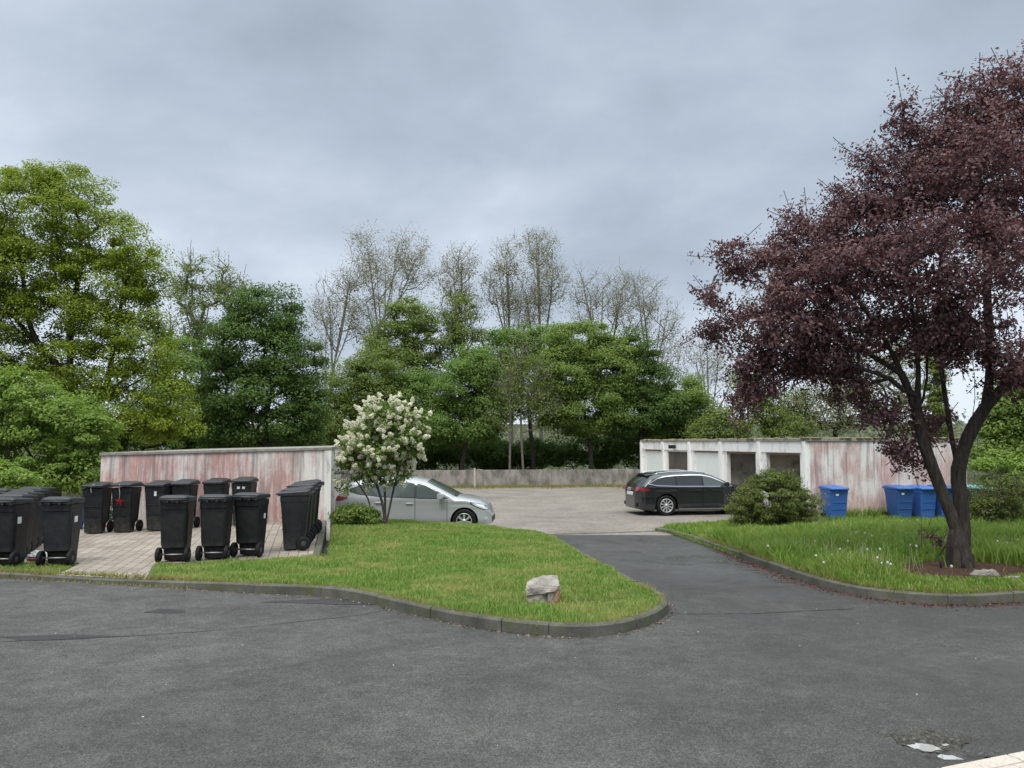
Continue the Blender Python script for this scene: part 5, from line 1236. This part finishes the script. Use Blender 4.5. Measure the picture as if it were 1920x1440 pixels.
# big yellow-green maple at the left
bz = -.8; mb0 = at_depth(105, 830, 30)[0]
def st(*pts): return [at_depth(px, py, dd) for px, py, dd in pts]
root0 = np.array((mb0, 30.0, -1.0))
tree("maple_tree", "tall yellow-green maple with several dark stems at the left edge", "tree", 30, root0,
     [(40, 400, 100, 95), (150, 420, 95, 90), (225, 470, 70, 75), (-60, 480, 130, 130), (60, 510, 110, 70), (190, 540, 95, 70), (262, 520, 45, 60), (265, 640, 75, 75), (30, 700, 90, 55), (170, 690, 100, 60), (290, 730, 60, 55), (-80, 660, 120, 120), (90, 600, 80, 60), (10, 590, 60, 60), (215, 600, 70, 60), (120, 350, 60, 40), (55, 335, 55, 35), (230, 780, 110, 60), (320, 800, 50, 45), (130, 780, 90, 70)],
     Lf['maple_y'], Lf['bark_dark'], 900, 220, .098, .60, .24, .012, [[root0] + st((115, 790, 30), (135, 720, 30), (60, 620, 30), (40, 480, 30)), st((135, 720, 30), (130, 620, 30), (150, 500, 30), (150, 420, 30)), st((115, 790, 30), (190, 740, 30), (215, 640, 29.8), (235, 520, 30)), st((135, 720, 30), (80, 660, 30.3), (0, 560, 30.5)), st((115, 790, 30), (60, 760, 29.6), (-40, 640, 29.5))], None, 3, shell=.45, gap=.03, rise=.5, flat_=.52, up=.8)
tree("maple_sapling", "young maple with fresh bright green leaves behind the left bins", "tree", 22.5, 60, [(30, 760, 90, 70), (110, 790, 80, 65), (165, 830, 50, 55), (-50, 810, 100, 90), (60, 870, 110, 60), (165, 885, 40, 40)],
     Lf['maple_b'], Lf['bark'], 280, 190, .10, .44, .09, .007, seed=4, basez=-.9, shell=.4)
tree("shrub", "light green leafy shrub low at the left edge behind the bins", "shrub", 19.5, 10, [(0, 900, 60, 35), (45, 905, 30, 25), (-70, 900, 60, 45)], Lf['maple_b'], Lf['bark'], 60, 100, .10, .30, .04, .005, seed=5, basez=-.5, parts=("stems", "foliage"))
tree("dark_maple_tree", "dense dark green tree behind the left garage roof", "tree", 36, 500, [(500, 590, 60, 60), (470, 660, 85, 70), (550, 680, 60, 70), (430, 720, 60, 80), (500, 760, 110, 75), (565, 790, 45, 60), (420, 800, 55, 50)],
     Lf['dark'], Lf['bark_dark'], 370, 220, .12, .70, .20, .012, seed=6, basez=-1, shell=.5)
tree("sparse_oak_tree", "thin-leaved olive tree showing crooked limbs above the dark tree", "tree", 44, 395, [(385, 520, 50, 45), (345, 560, 40, 45), (430, 540, 35, 35), (400, 590, 60, 45), (340, 640, 45, 60)], Lf['olive'], Lf['bark_grey'], 150, 60, .13, .75, .20, .011, seed=7, twigs=3, gap=.08, wig=.12, bend=.35)
tree("green_tree", "shaded green tree filling the gap between maple and dark tree", "tree", 40, 350, [(350, 700, 55, 70), (330, 780, 60, 70), (390, 800, 40, 50), (255, 800, 60, 55), (180, 820, 60, 50)], Lf['mid'], Lf['bark_dark'], 260, 150, .14, .75, .14, .012, seed=8)
# tall sparse trees behind
def robinia(px, lobes, lab, seed, d=56, cl=150, per=20, r0=.17, mat='bud'):
    rs = np.random.RandomState(seed + 500); bx = at_depth(px, 830, d)[0]; b = np.array((bx, d, float(terrain_z(bx, d)) - .1)); L = sorted(lobes, key=lambda l: l[1]); top = L[0]
    stems = [[b, at_depth(px + (top[0] - px) * .15, 760, d), at_depth(px + (top[0] - px) * .5, 650, d), at_depth(top[0], top[1], d), at_depth(top[0] + rs.uniform(-8, 8), top[1] - top[3] * .7, d)]]
    for l in L:
        for q in range(2 if l is not top else 1):
            tx, ty = l[0] + rs.uniform(-.5, .5) * l[2], l[1] - rs.uniform(.0, .6) * l[3]; y0 = min(800, ty + rs.uniform(110, 190)); t = np.clip((830 - y0) / max(60, 830 - top[1]), 0, 1); x0 = px + (top[0] - px) * t ** 1.5
            stems.append([at_depth(x0, y0, d), at_depth(x0 + (tx - x0) * .55, y0 + (ty - y0) * .45, d + rs.uniform(-1, 1)), at_depth(tx, ty, d + rs.uniform(-1.6, 1.6))])
    tree("sparse_tree", lab, "tree", d, px, lobes, Lf[mat], Lf['bark_grey'], int(cl * 1.2), per * 2,   .11, .85, r0 * .75, .0065, stems, GB, seed, shell=.2, seg=.8, twigs=3, gap=.03, bend=.12, wig=.04, sides=4, flat_=.9, rise=.75)
robinia(610, [(610, 560, 35, 40), (640, 600, 50, 60), (655, 530, 35, 35), (600, 640, 30, 60)], "low sparse brownish tree at the left end of the sparse row", 21, 56, 110)
robinia(735, [(690, 470, 35, 40), (760, 470, 45, 40), (725, 520, 65, 50), (790, 510, 30, 45), (700, 590, 50, 50)], "tall sparse tree with a wide airy top, leftmost of the tallest three", 22, 56, 210)
robinia(865, [(865, 490, 38, 28), (855, 530, 40, 35), (870, 590, 40, 55)], "slim sparse tree between the two tallest airy crowns", 23, 57, 110)
robinia(960, [(952, 480, 32, 38), (940, 540, 40, 45), (965, 590, 35, 40)], "sparse tree touching the tallest crown on its left", 24, 57, 120)
robinia(1015, [(1010, 470, 40, 38), (1020, 530, 48, 45), (1000, 580, 40, 45)], "tallest sparse tree with a rounded airy crown in the middle", 25, 56, 150)
robinia(1140, [(1095, 540, 35, 35), (1150, 545, 45, 45), (1115, 590, 50, 40), (1180, 590, 45, 45)], "wide sparse tree with bare twigs right of the tallest crown", 26, 57, 150, 12, .19)
robinia(1225, [(1205, 550, 35, 40), (1235, 600, 40, 45), (1255, 650, 30, 50)], "bare-looking sparse tree at the right end of the sparse row", 27, 58, 120, 11)
robinia(1330, [(1320, 650, 35, 45), (1360, 690, 50, 50), (1300, 700, 30, 40)], "thin twiggy tree left of the purple crown", 28, 60, 110, 11, .15)
robinia(1470, [(1440, 500, 50, 35), (1420, 600, 60, 60), (1500, 660, 70, 50)], "sparse tree almost hidden behind the purple crown", 29, 60, 90, 14)
# denser trees of the row behind the wall
def green(nm, px, d, lobes, mat, lab, seed, cl=220, per=105, leaf=.15, crad=.72, **k):
    tree(nm, lab, "tree", d, px, lobes, Lf[mat], Lf['bark_dark'], int(cl * 1.12), int(per * 1.9), leaf * .84, crad, .15, .010, None, GB, seed, shell=.45, **k)
green("leafy_tree", 765, 51, [(765, 600, 50, 45), (735, 650, 65, 50), (800, 650, 40, 50), (770, 700, 60, 45)], 'olive', "yellow-olive tree with a domed top left of centre", 31, 210, 70, .16)
green("leafy_tree", 865, 52, [(860, 590, 40, 50), (880, 650, 40, 50), (850, 670, 40, 50)], 'olive', "loose yellowish tree with see-through crown before the slim sparse tree", 32, 140, 32, .16, twigs=2)
green("leafy_tree", 655, 47, [(650, 720, 45, 50), (640, 790, 55, 60), (700, 700, 45, 50), (720, 780, 60, 60)], 'olive', "olive green tree behind the white lilac", 33, 250, 95)
green("leafy_tree", 760, 48, [(775, 740, 50, 50), (790, 800, 60, 50), (740, 830, 60, 35)], 'mid', "dark leafy tree right behind the white lilac", 34, 200, 105)
green("leafy_tree", 870, 46.5, [(870, 730, 55, 55), (850, 790, 60, 50), (910, 780, 45, 50), (890, 690, 45, 40)], 'mid', "mid green rounded tree above the pale post", 35, 230, 105)
green("leafy_tree", 1000, 50, [(960, 650, 55, 45), (1030, 650, 55, 45), (990, 720, 60, 60), (940, 720, 45, 55)], 'mid', "green tree below the tallest sparse crown", 36, 240, 85)
green("leafy_tree", 1110, 47, [(1090, 640, 60, 40), (1060, 700, 65, 55), (1140, 690, 65, 55), (1110, 760, 85, 55), (1050, 770, 50, 50)], 'fresh', "full bright green tree right of centre, largest of the leafy row", 37, 360, 105)
green("leafy_tree", 1200, 48, [(1190, 660, 45, 45), (1215, 720, 55, 50), (1180, 780, 70, 45), (1250, 770, 50, 40)], 'dark', "dark leafy tree beside the far end of the right garages", 38, 240, 110)
green("leafy_tree", 1275, 49, [(1270, 740, 50, 40), (1300, 780, 40, 40), (1240, 800, 40, 30)], 'fresh', "small rounded green tree rising over the garage roof", 39, 150, 100)
green("leafy_tree", 1400, 45, [(1365, 795, 45, 35), (1425, 760, 30, 35), (1480, 800, 45, 22), (1330, 805, 40, 25)], 'olive', "low olive treetop showing over the garage roof under the purple crown", 40, 150, 48, .14, twigs=2)
green("leafy_tree", 1445, 47, [(1450, 790, 40, 30), (1400, 720, 25, 40), (1500, 770, 30, 40)], 'fresh', "thin fresh green treetop over the garage roof beside the olive one", 43, 110, 40, .14, twigs=2)
green("leafy_tree", 1560, 46, [(1540, 770, 60, 45), (1600, 760, 50, 50), (1570, 720, 50, 40)], 'palebud', "pale olive twiggy tree over the garage roof", 41, 130, 36, .14, twigs=3)
green("leafy_tree", 1660, 47, [(1650, 740, 55, 60), (1700, 700, 60, 60), (1720, 780, 50, 40), (1640, 660, 50, 50)], 'palebud', "pale thin tree behind the forked trunk", 42, 150, 30, .14, twigs=3)
# slender young trees with pale trunks in front of the row
for px, lb, lab, sd in ((955, [(955, 700, 45, 50), (945, 760, 50, 50), (985, 660, 35, 40)], "slender young tree with a straight pale trunk, left of two", 51), (975, [(1000, 720, 40, 50), (1020, 770, 30, 45)], "slender young tree with a thin pale trunk, right of two", 52)):
    x0 = at_depth(px + (0 if sd == 51 else 8), 890, 45)[0]
    tree("young_tree", lab, "tree", 45, np.array((x0, 45.0, -1.0)), lb, Lf['olive'], Lf['bark_pale'], 110, 26, .12, .7, .075, .009, [[np.array((x0, 45., -1.0)), at_depth(px + 2, 800, 45), at_depth(px + 3, 700, 45), at_depth(px + 6, 650, 45)]], GB, sd, shell=.2, twigs=2)
# dark understorey
for i, (px, d, lobes, lab) in enumerate(((640, 50, [(600, 830, 60, 30), (680, 850, 60, 25)], "dark undergrowth bush behind the left garage"), (840, 51, [(790, 850, 60, 28), (880, 845, 60, 30)], "dark undergrowth bush behind the wall left of the young trees"), (1080, 52, [(1020, 850, 60, 25), (1120, 840, 70, 35)], "dark undergrowth bush behind the wall right of the young trees"), (1220, 51, [(1180, 840, 50, 35), (1260, 830, 60, 35)], "dark undergrowth bush behind the far garage corner"), (950, 53, [(930, 855, 45, 28), (985, 860, 40, 22)], "dark undergrowth bush between the two slender pale trunks"), (720, 53, [(720, 850, 60, 30)], "dark undergrowth bush behind the lilac"), (450, 41, [(400, 845, 60, 25), (520, 840, 80, 30)], "dark undergrowth bush behind the left garage roof"))):
    tree("undergrowth_bush", lab, "shrub", d, px, lobes, Lf['dark'], Lf['bark_dark'], 130, 110, .17, .7, .05, .01, None, "bushes behind the low wall", 60 + i, parts=("stems", "foliage"))
# far-off wood beyond the valley, one mass with haze put into its pale leaf colour
rs = np.random.RandomState(606); n = 26000; q = rs.uniform(0, 1, n); FX = -52 + 125 * q; top = 1.2 + 3.4 * (wave(FX * .35, FX * .11, .6, 2) * .5 + .5) + 1.8 * (wave(FX * 1.7, 0 * FX, .7, 5) * .5 + .5)
FY = 92 + rs.uniform(-4, 4, n); FZ = -5.5 + (top + 5.5) * rs.uniform(0, 1, n) ** .75
tag(link("far_wood", leaf_mesh("far_wood", np.stack([FX, FY, FZ], 1), rs.normal(0, .5, (n, 3)) + np.array((0, -.5, .6)), .55, rs), None, mat_leaf("far_haze_pale_leaves", [(.16, .19, .12), (.21, .24, .16), (.27, .29, .21)], (.3, .33, .2), .4)), "far-off wood, haze painted into its pale colour, glimpsed between the tree trunks", "wood", None, 'stuff')
# dark trunks seen under the crowns
# right edge
x0 = at_depth(1757, 830, 40)[0]
tree("ivy_tree", "thick ivy-covered trunk behind the garages, seen between the forked stems", "tree", 40, np.array((x0, 40., -1.)), [(1757, 790, 22, 50), (1757, 720, 20, 60), (1757, 640, 20, 60)], Lf['olive'], Lf['bark_dark'], 140, 80, .11, .32, .24, .02, [[np.array((x0, 40., -1.)), at_depth(1756, 760, 40), at_depth(1758, 600, 40), at_depth(1750, 480, 40)]], None, 71)
tree("broadleaf_tree", "bright green broadleaf tree at the right edge beyond the garages", "tree", 28, 1900, [(1890, 790, 45, 60), (1940, 760, 60, 80), (1870, 850, 40, 40), (1960, 860, 70, 60)], Lf['fresh'], Lf['bark_dark'], 260, 110, .135, .5, .13, .009, seed=72, basez=-.8)
tree("yellow_shrub", "yellow-green shrub at the right edge below the broadleaf tree", "shrub", 22, 1930, [(1915, 900, 35, 45), (1970, 900, 50, 60), (1860, 880, 30, 30)], Lf['maple_b'], Lf['bark'], 120, 90, .09, .32, .04, .005, seed=73, basez=-.7, parts=("stems", "foliage"))
bz = on(1885, 1000, lawn_right_z)
tree("twiggy_shrub", "loose twiggy shrub right of the purple tree", "shrub", bz[1], bz, [(1870, 930, 45, 50), (1905, 950, 45, 50), (1850, 960, 35, 35), (1890, 985, 45, 25)], Lf['bush'], Lf['bark'], 190, 60, .045, .20, .035, .003, seed=74, twigs=4, spray=1.6, shell=.2, parts=("stems", "foliage"))
bz = on(1445, 992, lawn_right_z)
tree("round_shrub", "round dense shrub with brownish tips on the corner of the right lawn", "shrub", bz[1], bz, [(1445, 935, 62, 48), (1405, 955, 38, 36), (1490, 950, 36, 38), (1450, 905, 45, 25), (1450, 975, 60, 22)], Lf['bush'], Lf['bark'], 430, 115, .045, .18, .045, .003, seed=75, twigs=3, shell=.40, up=.6, spray=1.3, parts=("stems", "foliage"))
bz = on(1535, 985, lawn_right_z)
tree("pale_weed", "pale wispy weed between the round shrub and the single blue bin", "weed", bz[1], bz, [(1530, 945, 18, 25), (1520, 970, 15, 15)], Lf['palebud'], Lf['bark_pale'], 45, 45, .04, .16, .01, .003, seed=76, twigs=3, parts=("stems", "foliage"))
bz = on(668, 985, lawn_left_z)
tree("low_shrub", "small green shrub at the foot of the white lilac, before the car tail", "shrub", bz[1], bz, [(665, 965, 36, 16), (650, 970, 22, 12), (690, 968, 20, 12)], Lf['fresh'], Lf['bark'], 120, 80, .06, .17, .02, .004, seed=77, parts=("stems", "foliage"))
# white lilac
LB = on(722, 984, lawn_left_z); ld = LB[1]
def lp(px, py, dd=0): return at_depth(px, py, ld + dd)
lil = [(728, 780, 48, 34), (705, 835, 58, 46), (757, 815, 42, 46), (668, 840, 24, 42), (785, 785, 18, 28), (722, 885, 52, 22), (690, 895, 30, 16), (646, 885, 12, 40)]
root, C, O, rs = tree("lilac", "small white lilac tree in full flower in front of the silver car", "tree", ld, LB, lil, Lf['lilac'], Lf['bark'], 340, 32, .075, .20, .05, .004,
     [[LB, lp(716, 940), lp(700, 890), lp(690, 840)], [LB + (.03, 0, 0), lp(733, 940), lp(745, 890), lp(762, 830)], [LB + (.01, .02, 0), lp(722, 950), lp(722, 890), lp(725, 800)], [LB + (-.3, .1, .05), lp(690, 935), lp(660, 890, .1), lp(648, 860)]], None, 81, shell=.35, up=.4)
FP, FN = [], []; cl = np.mean(C, 0)
for c_, o_ in zip(C, O):
    pref = (c_[2] - LB[2]) / 2.2 + (-.25 * o_[1])
    if rs.uniform() > .56 + .45 * pref: continue
    for q in range(1 + (rs.uniform() < .4)):
        ax = o_ * .6 + np.array((0, 0, .45)) + rs.normal(0, .45, 3); ax /= np.linalg.norm(ax); l = rs.uniform(.09, .17); n = 110; t = rs.uniform(0, 1, n); r = .070 * (1 - t * .70) * np.sqrt(rs.uniform(.2, 1, n)); a = rs.uniform(0, 6.28, n)
        u = np.cross(ax, (0.3, .5, .1)); u /= np.linalg.norm(u); w = np.cross(ax, u); st_ = c_ + o_ * .10 + rs.normal(0, .05, 3)
        off = u * (np.cos(a) * r)[:, None] + w * (np.sin(a) * r)[:, None]; FP.append(st_ + ax * (t * l)[:, None] + off); FN.append(off + rs.normal(0, .02, (n, 3)))
fl = link("blossom", leaf_mesh("blossom", np.concatenate(FP), np.concatenate(FN), .034, rs, .8), root, Lf['flower']); fl.location = tuple(-LB)
# purple-leaved plum
td = TREE[1]
def tp(px, py, dd=0): return at_depth(px, py, td + dd)
TB = TREE + np.array((0, 0, -.05))
plum = [(1860, 210, 75, 75), (1900, 150, 55, 45), (1770, 260, 75, 60), (1850, 330, 130, 90), (1700, 350, 70, 60), (1610, 400, 85, 55), (1520, 440, 70, 50), (1450, 500, 50, 50), (1480, 590, 70, 60), (1410, 600, 55, 45), (1350, 620, 40, 22), (1385, 510, 40, 28), (1365, 465, 22, 32), (1590, 520, 90, 70), (1580, 630, 80, 55), (1480, 680, 55, 40), (1430, 720, 40, 28), (1700, 480, 100, 90), (1700, 620, 80, 60), (1830, 480, 110, 100), (1830, 640, 80, 50), (1900, 680, 60, 50), (1940, 250, 80, 90), (1980, 420, 120, 110), (2030, 580, 120, 100), (2080, 300, 110, 120), (2140, 450, 120, 120), (1990, 700, 90, 50), (1640, 780, 50, 30), (1600, 730, 55, 30), (1690, 850, 38, 22), (1730, 790, 30, 40), (1500, 640, 75, 60), (1420, 670, 50, 45), (1400, 735, 38, 32), (1560, 690, 65, 45), (1780, 600, 80, 70), (1560, 450, 70, 60), (1660, 430, 80, 60), (1480, 520, 60, 55), (1740, 330, 70, 60), (1690, 230, 24, 40), (1625, 310, 22, 34), (1815, 150, 24, 36), (1335, 560, 28, 20), (1325, 500, 18, 14)]
plum = [p + (td + q,) for p, q in zip(plum, [0, 0, .3, -.6, .2, .3, .2, .3, -.5, .1, .2, .2, .1, -.9, -.2, .3, .3, -1.0, .2, -1.2, -.4, -.6, .3, -.3, -.2, .6, .5, -.5, .2, .2, .1, .2, -.2, .1, .1, .3, -.7, .1, .2, 0, .2, .2, .2, 0, 0])]
tree("purple_plum_tree", "big purple-leaved plum tree with a forked dark trunk on the right lawn", "tree", td, TB, plum, Lf['plum'], Lf['bark_dark'], 1750, 74, .058, .25, .150, .005,
     [[TB, tp(1795, 1000), tp(1765, 920), tp(1735, 840), tp(1718, 770), tp(1690, 700, -.1), tp(1650, 620, -.1), tp(1590, 540)],
      [TB + (.05, .06, 0), tp(1806, 1000, .12), tp(1800, 930, .12), tp(1797, 880, .1), tp(1815, 820, 0), tp(1850, 760, -.1), tp(1900, 690, -.2), tp(1960, 560, -.2)],
      [tp(1797, 880, .1), tp(1786, 830, .15), tp(1775, 760, .2), tp(1765, 690, .2), tp(1760, 560, .1), tp(1770, 420)],
      [tp(1718, 770), tp(1722, 700, -.2), tp(1715, 620, -.3), tp(1700, 500, -.4)], [tp(1850, 760, -.1), tp(1858, 660, -.3), tp(1850, 540, -.5), tp(1865, 350, -.2)],
      [tp(1722, 780), tp(1738, 710, .1), tp(1735, 620, .2), tp(1720, 500, .2)], [tp(1712, 750), tp(1668, 710, -.3), tp(1610, 690, -.4), tp(1540, 660, -.4)], [tp(1815, 820), tp(1828, 750, .2), tp(1822, 660, .3), tp(1800, 560, .3)], [tp(1835, 785), tp(1880, 735, .2), tp(1930, 660, .3), tp(1990, 600, .3)],
      [tp(1690, 700, -.1), tp(1640, 670), tp(1560, 620, .1), tp(1480, 600, .1), tp(1400, 580, .2)]], None, 91, shell=.30, seg=.35, bend=.3, wig=.05, flat_=.75, aspect=.6, sides=8, up=.3, droop=.35, spray=1.9, expo=.60)
# root flare of the plum
m = MB()
for k in range(7):
    a = 2 * math.pi * k / 7 + .3; c0 = np.array((math.cos(a), math.sin(a), 0)); b_ = np.array((0, 0, .0))
    m.tube([c0 * .33 + b_ + (0, 0, -.10), c0 * .22 + (0, 0, .0), c0 * .12 + (0, 0, .12), c0 * .06 + (-.02, 0, .34), c0 * .01 + (-.05, 0, .70)], [.03, .055, .085, .10, .05], 8)
pr = [o for o in bpy.data.objects if o.name.startswith("purple_plum_tree")][0]
m.build("root_flare", Lf['bark_dark'], pr)
# reddish sucker beside the trunk
bz = on(1765, 1066, lawn_right_z)
tree("plum_sucker", "small reddish-leaved sucker growing left of the purple tree trunk", "plant", bz[1], bz, [(1742, 1005, 20, 8), (1762, 1020, 10, 16)], Lf['plum'], Lf['bark_dark'], 20, 7, .045, .08, .012, .003, seed=92, shell=.1, twigs=1, parts=("stems", "foliage"))
# weeds by the wall between the bins, and a leafy plant at the wall
bz = np.array((at_depth(209, 985, 17.0)[0], 17.0, float(pad_z(-8.8, 17.0))))
tree("wall_plant", "small leafy weed with bluish leaves growing by the wall between two bins", "plant", 17.0, bz, [(209, 955, 8, 22)], mat_leaf("bluish_weed", [(.06, .12, .06), (.12, .20, .16), (.20, .30, .34)], (.1, .2, .1)), Lf['bark'], 18, 16, .06, .10, .01, .003, seed=93, twigs=1, parts=("stems", "foliage"))

# dandelion clocks and daisies in the meadow grass
MAT['clock'] = flat("dandelion_clock", (.50, .50, .45), .9, .1); MAT['stem'] = flat("dandelion_stem", (.16, .20, .06), .6, .2)
dpx = [(1606, 998), (1622, 1000), (1628, 1080), (1645, 1046), (1660, 1002), (1670, 985), (1683, 990), (1707, 1022), (1718, 1024), (1626, 1030), (1648, 1075), (1632, 1098), (1580, 1066), (1608, 1069), (1498, 1042), (1530, 1042), (1540, 1050), (1545, 1055), (1653, 1056), (1664, 1055), (1578, 1068), (1622, 1070), (1670, 1058), (1610, 1069), (1440, 1024), (1658, 978), (1690, 976), (1720, 975), (1740, 1062), (1784, 1062), (1888, 1018), (1908, 1012), (1918, 1013), (1870, 1015), (1866, 1020), (1590, 1015), (1528, 1015), (1560, 1040), (1700, 1000), (1650, 1030), (1760, 1108), (1500, 1050), (1575, 1030), (1635, 1005)]
rs = np.random.RandomState(44); protod = None
for i, (px, py) in enumerate(dpx):
    hgt = rs.uniform(.16, .30); p = on(px, py, lambda x, y: lawn_right_z(x, y) + hgt)
    if not in_poly(np.array([[p[0], p[1]]]), lawn_b_poly)[0]:
        hgt = .05; p = on(px, py, lambda x, y: lawn_right_z(x, y) + hgt)
    if not in_poly(np.array([[p[0], p[1] - .12]]), lawn_b_poly)[0]: continue
    if protod is None:
        protod = empty("dandelion"); tag(protod, "white dandelion clock on a thin stalk in the meadow grass round the purple tree", "dandelion", "dandelion clocks in the right lawn")
        bm = bmesh.new(); bmesh.ops.create_icosphere(bm, subdivisions=2, radius=.021); me = bpy.data.meshes.new("seed_head"); bm.to_mesh(me); bm.free(); h_ = link("seed_head", me, protod, MAT['clock'])
        m = MB(); m.tube([(0, 0, -.30), (.01, 0, -.15), (0, 0, 0)], .003, 5); m.build("stalk", MAT['stem'], protod); o = protod
    else: o = copy_tree(protod)
    o.location = tuple(p); o.rotation_euler = (rs.normal(0, .1), rs.normal(0, .1), rs.uniform(0, 6)); s_ = rs.uniform(.6, 1.0); o.scale = (s_, s_, 1)
print("LEAVES", sum(t[1] for t in TREES))
